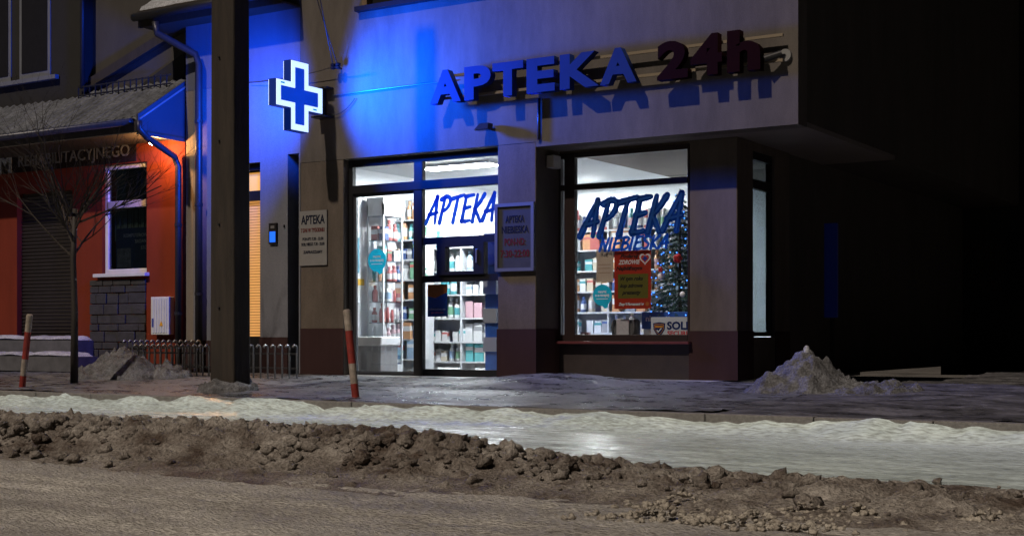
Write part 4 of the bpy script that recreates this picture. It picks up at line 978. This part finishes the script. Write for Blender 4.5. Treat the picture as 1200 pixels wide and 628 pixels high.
mb = MB(); mb.box(ox0, cex, cy_e-.02, cy_e+.02, cz_e-.22, cz_e-.04); mb.box(ox0, cex, cy_e+.021, -.003, cz_e-.20, cz_e-.17); mb.build('canopy_soffit', DARKW, oh)
mb = MB(); mb.prism([(cex-.04, cy_e-.02, cz_e-.25), (cex-.04, cy_e-.02, cz_e+.06), (cex-.04, cy_w, cz_w+.08), (cex-.04, cy_w, cz_e-.25)], 0, (.039, 0, 0)); mb.build('canopy_end', mat('board_blue_grey', (.025, .028, .04), .6), oh)
MB().tube([(ox0, cy_e-.08, cz_e-.06), (cex-.1, cy_e-.08, cz_e-.06)], .055, 10).build('gutter', IRON, oh, smooth=True)
pv = S(209, 188, -.10); pt = S(163, 145, cy_e-.08)
MB().tube([(pt[0], cy_e-.08, cz_e-.06), (pt[0], cy_e-.08, pt[1]-.08), (pt[0]+.06, cy_e+.02, pt[1]-.2), (pv[0]-.05, -.14, pv[1]+.06), (pv[0], -.10, pv[1]-.1), (pv[0], -.10, 2.2), (pv[0], -.10, .04)], .052, 10).build('downpipe', ZINC, oh, smooth=True)
for z_ in (.9, 2.3): MB().tube([(pv[0], -.10, z_), (pv[0], -.10, z_+.05)], .06, 10).build('pipe_clip', IRON, oh)
# snow guard on the canopy
sgx0, sgx1 = SX(92, .05), SX(200, .05); gy = .05; gz = cz_e+(gy-cy_e)*sl
mb = MB()
for z_ in (.06, .2): mb.tube([(sgx0, gy, gz+z_), (sgx1, gy, gz+z_)], .012, 6)
x_ = sgx0
while x_ < sgx1: mb.box(x_-.008, x_+.008, gy-.008, gy+.008, gz-.01, gz+.22); x_ += .14
mb.build('snow_guard', IRON, oh)
# upper storey
uy = .30
uxr = mx0-.03
mb = MB(); mb.box(SX(100, uy), uxr, uy, uy+.25, 4.5, 8.5); mb.build('upper_wall', GREYW, oh)
bxa, bza = S(100, 103, uy-.05); bxb, bzb = S(222, 27, uy-.05)
mb = MB(); mb.prism([(bxa, uy-.10, bza-.07), (bxb, uy-.10, bzb-.07), (bxb, uy-.10, bzb+.09), (bxa, uy-.10, bza+.09)], 0, (0, .098, 0)); mb.build('verge_board', DARKW, oh)
tx0, tz0 = S(162, 103, uy-.02); tx1, tz1 = S(217, 62, uy-.02)
mb = MB(); mb.prism([(tx0, uy-.04, tz0), (tx1, uy-.04, tz0), (tx1, uy-.04, tz1)], 0, (0, .038, 0)); mb.build('roof_shadow', BLACK, oh)  # roof-shaped shadow laid on the wall as a thin black triangle
dy = .12
d0, d1 = ox0, SX(99, dy)
dz = S(50, 100, dy)[1]
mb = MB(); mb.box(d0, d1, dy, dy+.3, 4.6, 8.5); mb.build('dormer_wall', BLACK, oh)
q0, q1, q2, q3 = S(22, 92, dy), SX(62, dy), SX(70, dy), S(70, 90, dy)
PVCD = mat('white_pvc_shaded', (.16, .17, .20), .4, noise_amt=.2)  # white frames greyed in colour for the dim upper storey
for a, b in ((SX(-30, dy), SX(14, dy)), (SX(24, dy), SX(60, dy))):
    wq = box('window', PVCD, oh, a-.0, b+.0, dy-.02, dy-.002, dz+.14, 7.4); box('pane', DARKF, wq, a+.07, b-.07, dy-.03, dy-.021, dz+.24, 7.3)
mb = MB(); mb.box(SX(-30, dy), SX(70, dy), dy-.10, dy-.021, dz+.06, dz+.13); mb.build('window_sill', PVCD, oh)
MB().tube([(SX(98, dy)+.03, dy-.05, 4.75), (SX(98, dy)+.03, dy-.05, 8.5)], .04, 8).build('drain_pipe', ZINC, oh, smooth=True)
# signboard letters
sl_ = thing('shop_lettering', (-18.5, -.02, 3.6), 'serif lettering on the dark band above the shutter', 'sign')
TXT = mat('sign_text_grey', (.12, .13, .17), .7)
box('board', mat('sign_board_dark', (.015, .010, .012), .8, spec=.1), sl_, ox0, SX(160), -.015, -.001, 3.42, 3.86)
xA, zA = S(20, 203, -.03)
text('lettering', 'REHABILITACYJNEGO', TXT, sl_, xA, 3.52, -.02, .19, 'LEFT', .008, .003, width=SX(152)-xA)
xM0, xM1 = SX(-3, -.03), SX(12, -.03)
text('lettering', 'M', mat('sign_text_pale', (.35, .38, .45), .5), sl_, xM0, 3.44, -.02, .34, 'LEFT', .01, .012, width=xM1-xM0)
text('lettering', 'CENTRU', mat('sign_text_pale', (.35, .38, .45), .5), sl_, xM0-.08, 3.44, -.02, .34, 'RIGHT', .01, .012)
# soffit spotlight
x_, z_ = SX(178, -.42), 3.63
sp = thing('soffit_spotlight', (x_, -.42, z_), 'small lit warm spotlight under the canopy at the orange wall', 'lamp')
MB().tube([(x_, -.42, cz_e-.203), (x_, -.42, z_+.03)], .04, 12).build('housing', STEEL, sp)
mb = MB(); v_ = bmesh.ops.create_icosphere(mb.bm, subdivisions=2, radius=.05)['verts']; bmesh.ops.translate(mb.bm, verts=v_, vec=(x_, -.42, z_-.012)); mb.build('bulb', mat('bulb_warm', (1, .8, .5), .3, emit=(1.0, .62, .28), estr=60), sp)
l_ = bpy.data.lights.new('spot_glow', 'POINT'); l_.energy = 75; l_.color = (1, .48, .16); l_.shadow_soft_size = .03
lo_ = bpy.data.objects.new('spot_glow', l_); COL.objects.link(lo_); lo_.parent = sp; lo_.location = (0.05, 0.05, -.12)
# electric cabinet
x0, z1 = S(178, 348, -.1); x1, z0 = S(199, 392, -.1)
ec = thing('electric_cabinet', (x0, -.1, z0), 'white ribbed electricity cabinet with warning mark on the orange wall', 'electric cabinet')
box('case', WHITE_PVC, ec, x0, x1, -.12, -.001, z0, z1, .006)
for i in range(6):
    a = x0+.03+i*(x1-x0-.06)/6; box('rib', WHITE_PVC, ec, a+.012, a+.045, -.128, -.121, z0+.03, z1-.03)
mb = MB(); cx_ = (x0+x1)/2+.04; mb.prism([(cx_-.04, -.131, z0+.14), (cx_+.04, -.131, z0+.14), (cx_, -.131, z0+.22)], 0, (0, -.002, 0)); mb.build('warning_mark', mat('warn_yellow', (.7, .35, .02), .5), ec)
box('plate', mat('plate_blue', (.05, .07, .25), .5), ec, x0+.03, x0+.07, -.132, -.129, z0+.12, z0+.26)
# steps with snow
st = thing('entrance_steps', (-19.4, -.5, 0), 'dark concrete steps with snow in front of the shutter', 'steps')
CON = mat('concrete_dark', (.11, .11, .12), .85, noise_amt=.4, bump=.5)
for i, (yy_, zz_) in enumerate(((-.45, .50), (-.95, .24))):
    box('step', CON, st, -21.5, SX(86, yy_), yy_, yy_+.5 if i else -.003, 0, zz_)
    def sn(X, Y, *a, z0=zz_): 
        e = np.minimum(np.minimum((X+21.5)/.1, (SX(86, yy_)-.04-X)/.1), np.minimum((Y-yy_)/.06, (yy_+.44-Y)/.06)); return z0-.01+.075*np.clip(e, 0, 1)**.5*(1+.5*fbm(X, Y, 3, 3, 70))
    o = field('snow_cover', -21.5, SX(86, yy_)-.02, yy_+.01, yy_+.44, .04, sn, SNOWW); o.parent = st; o.location = -ORG[st]

# ================================================================== RIGHT HAND YARD
rb = thing('dark_yard_building', (-2, 13, 0), 'building with night shade in its black colour, closing the yard right of the pharmacy', 'building')
mb = MB()
mb.box(-7.3, 14, 12.1, 12.5, -.2, 11); mb.build('wall', BLACK, rb)  # near-black colour puts the yard's night shade into the wall
for k in range(4):
    a = -6+k*3; wq = box('window', DARKF, rb, a, a+1.1, 12.04, 12.098, 1.2, 2.6); box('pane', mat('dark_pane', (.012, .013, .018), .12), wq, a+.06, a+1.04, 12.03, 12.039, 1.26, 2.54)
box('roof', DARKW, rb, -7.5, 14.2, 11.8, 13.2, 11, 11.2)
# banner beside the yard corner, faint blue
x0, z1 = S(966, 262, 2.9); x1, z0 = S(981, 372, 2.9)
bl = thing('blue_panel', (x0, 2.9, 0), 'narrow blue lit panel in the dark yard beside the pharmacy corner', 'sign')
box('panel', mat('blue_panel_m', (.003, .008, .06), .4, emit=(.0, .004, .06), estr=.12), bl, x0, x1, 2.9, 2.95, z0, z1); box('post', BLACK, bl, (x0+x1)/2-.03, (x0+x1)/2+.03, 2.955, 3.0, -.1, z1)

# ================================================================== STREET FURNITURE
# concrete utility pole
PY = -3.45; px_ = SX(270, PY)
up = thing('utility_pole', (px_, PY, -.12), 'thick dark square utility pole standing at the kerb', 'utility pole')
POLE = mat('pole_concrete', (.036, .026, .019), .85, noise_amt=.6, nscale=9, stretch=(1, 1, .12), bump=.8, bscale=45)
mb = MB(); pw0, pw1 = .195, .175
def ringb(h, z): return [(-h, -h*.75, z), (h, -h*.75, z), (h, h*.75, z), (-h, h*.75, z)]
a = [mb.bm.verts.new(Vector(p)+Vector((px_, PY, 0))) for p in ringb(pw0, -.2)]; b = [mb.bm.verts.new(Vector(p)+Vector((px_, PY, 0))) for p in ringb(pw1, 8.5)]
mb.bm.faces.new(a[::-1]); mb.bm.faces.new(b)
for i in range(4): mb.bm.faces.new((a[i], a[(i+1) % 4], b[(i+1) % 4], b[i]))
mb.build('shaft', POLE, up, .02)
for z_ in (.9, 1.9, 2.9, 3.9): MB().tube([(px_-.04, PY-.143, z_), (px_-.04, PY-.165, z_)], .013, 8).build('bolt', IRON, up)
MB().tube([(px_-pw0-.03, PY-.05, 3.35), (px_-pw0+.01, PY-.05, 3.35)], .02, 8).build('peg', IRON, up)
# bollards
BW = mat('bollard_white', (.36, .30, .25), .6, noise_amt=.5, nscale=14); BR = mat('bollard_red', (.27, .022, .014), .6, noise_amt=.45, nscale=14)
def bollard(px, y, lean, label):
    x0 = SX(px, y); zg = -.12
    t = thing('bollard', (x0, y, zg), label, 'bollard', 'red and white street posts')
    segs = [(0, .16, BR), (.16, .38, BW), (.38, .74, BR), (.74, .92, BW)]
    for a, b, m_ in segs:
        MB().tube([(x0+lean*a, y, zg+a+.001), (x0+lean*b, y, zg+b)], .042, 14).build('band', m_, t, smooth=False)
    MB().tube([(x0+lean*.92, y, zg+.921), (x0+lean*.965, y, zg+.96), (x0+lean*.98, y, zg+.975)], [.045, .043, .026], 14).build('cap', BW, t)
bollard(417, -3.85, -.13, 'red and white striped post leaning left before the pharmacy door')
bollard(26, -3.7, .16, 'red and white striped post leaning right before the dark shutter')
# low iron railing
RY = -1.25
def railing(px0, px1, y, label, h=.44):
    x0, x1 = SX(px0, y), SX(px1, y); t = thing('low_railing', ((x0+x1)/2, y, 0), label, 'railing', 'low iron railings')
    for z_ in (.12, h-.12): box('rail', IRON, t, x0, x1, y-.015, y+.015, z_-.012, z_+.012)
    n = int((x1-x0)/.118); base = None
    TIPM = mat('bar_metal', (.32, .33, .34), .35, .6, noise_amt=.3, nscale=20)
    for i in range(n+1):
        x_ = x0+(x1-x0)*i/n
        if base is None:
            mb = MB(); mb.tube([(x_, y-.02, -.05), (x_, y-.02, h-.05), (x_+.0, y-.035, h-.01), (x_, y-.07, h), (x_, y-.1, h-.03)], [.013, .013, .014, .016, .018], 7)
            base = mb.build('bar', TIPM, t, smooth=True)
        else:
            c = base.copy(); COL.objects.link(c); c.parent = t; c.location.x += x_-x0
railing(163, 246, RY, 'low iron railing with curled bars left of the utility pole'); railing(290, 349, RY, 'low iron railing with curled bars right of the utility pole')
railing(150, 236, -.35, 'rear low iron railing close to the orange house wall', .5)

# snow heaps
def heap(px, py0, y, w, d, h, label, seed, chunks=260, m=SNOWD, tail=0):
    cx = SX(px, y); zb_ = -.06
    def f(X, Y, x0, y0, dx, dy_):
        u = (X-cx)/w; v = (Y-y)/d
        wob = 1+.25*fbm(X, Y, 2.5, 3, seed); r = np.sqrt(u*u+v*v)*wob
        z = h*np.clip(1-r**1.5, 0, 1)**1.15
        if tail: 
            r2 = np.sqrt(((X-cx-w*1.0)/(w*1.3))**2+(v*1.1)**2)*wob; z = np.maximum(z, h*.32*np.clip(1-r2, 0, 1)**.8)
        z = z*(1+.4*fbm(X, Y, 3.5, 5, seed+3, .6))+.05*(z > .03)*fbm(X, Y, 11, 4, seed+9)
        mask = z > .01
        z = z+zb_-.08*(~mask)
        dens = lambda a, b: 1.0 if ((a-cx)/w)**2+((b-y)/d)**2 < .85 or (tail and abs(a-cx-w) < w and abs(b-y) < d*.4) else 0
        z = clods(X, Y, z, chunks, dens, .015, .075, x0, y0, dx, dy_, .7, seed)
        return z
    o = field('snow_heap', cx-w*1.25, cx+w*(2.4 if tail else 1.25), y-d*1.25, y+d*1.25, .022, f, m, org=(cx, y, zb_))
    return tag(o, label, 'snow heap', 'shovelled snow heaps')
heap(143, 0, -1.9, .85, .65, .42, 'large pale snow heap on the pavement before the stone clad wall', 81, 420)
heap(195, 0, -1.65, .45, .4, .22, 'small snow heap at the left end of the railing', 85, 160)
heap(945, 0, -1.2, .60, .7, .40, 'grey snow heap with ice chunk on top at the pharmacy corner', 90, 420, SNOWD, tail=1)
heap(268, 0, -3.5, .42, .34, .13, 'thin collar of snow packed round the utility pole foot', 95, 120)
xk, zk = S(946, 411, -1.2)
mb = MB(); v_ = bmesh.ops.create_icosphere(mb.bm, subdivisions=2, radius=.055)['verts']
for q in mb.bm.verts: q.co = Vector((q.co.x*.7, q.co.y*.8, q.co.z*1.25))*(1+.35*noise.noise(q.co*22))+Vector((xk, -1.2, zk-.01))
tag(mb.build('ice_chunk', SNOWW), 'upright lump of ice on top of the grey snow heap', 'ice chunk')
xk, zk = S(972, 478, -3.4)
mb = MB(); v_ = bmesh.ops.create_icosphere(mb.bm, subdivisions=3, radius=.10)['verts']
for q in mb.bm.verts: q.co = Vector((q.co.x*1.5, q.co.y*.9, q.co.z*.5))*(1+.4*noise.noise(q.co*14))+Vector((xk, -3.4, -.12))
tag(mb.build('ice_chunk', SNOWD), 'low dirty lump of frozen snow on the pavement near the right', 'ice chunk')

# bare tree before the orange house
def bare_tree():
    ty = -3.0; tx = SX(87, ty); t = thing('bare_tree', (tx, ty, -.1), 'slender leafless tree spreading twigs before the orange house', 'tree')
    rr = random.Random(12)
    MB().tube([(tx, ty, -.12), (tx+.01, ty, .9), (tx-.02, ty, 1.6), (tx+.02, ty, 2.3)], [.055, .045, .04, .036], 8).build('trunk', DARKW, t, smooth=True)
    mb = MB(); cnt = [0]
    def br(p, d, L, r, lev):
        n = 4; pts = [p]; rad = [r]; q = p
        for i in range(n):
            d = (d+Vector((rr.uniform(-.18, .18), rr.uniform(-.18, .18), rr.uniform(-.06, .12)))).normalized(); q = q+d*L/n; pts.append(q); rad.append(r*(1-.6*(i+1)/n))
        mb.tube(pts, rad, 5 if lev < 2 else 3, cap=False); cnt[0] += 1
        if lev >= 4: return
        for k in range(4 if lev < 3 else 3):
            i = rr.randint(1, n); dd = (d+Vector((rr.uniform(-1, 1), rr.uniform(-1, 1), rr.uniform(-.35, .6)))*.85).normalized()
            br(pts[i], dd, L*rr.uniform(.5, .75), rad[i]*.75, lev+1)
    for k in range(12):
        a = 2*math.pi*k/12+rr.uniform(-.3, .3); up_ = rr.uniform(.3, 1.5)
        br(Vector((tx, ty, rr.uniform(1.6, 2.3))), Vector((math.cos(a), math.sin(a), up_)).normalized(), rr.uniform(.9, 1.35), .017, 1)
    mb.build('crown', mat('twig_brown', (.028, .020, .015), .8), t)
bare_tree()
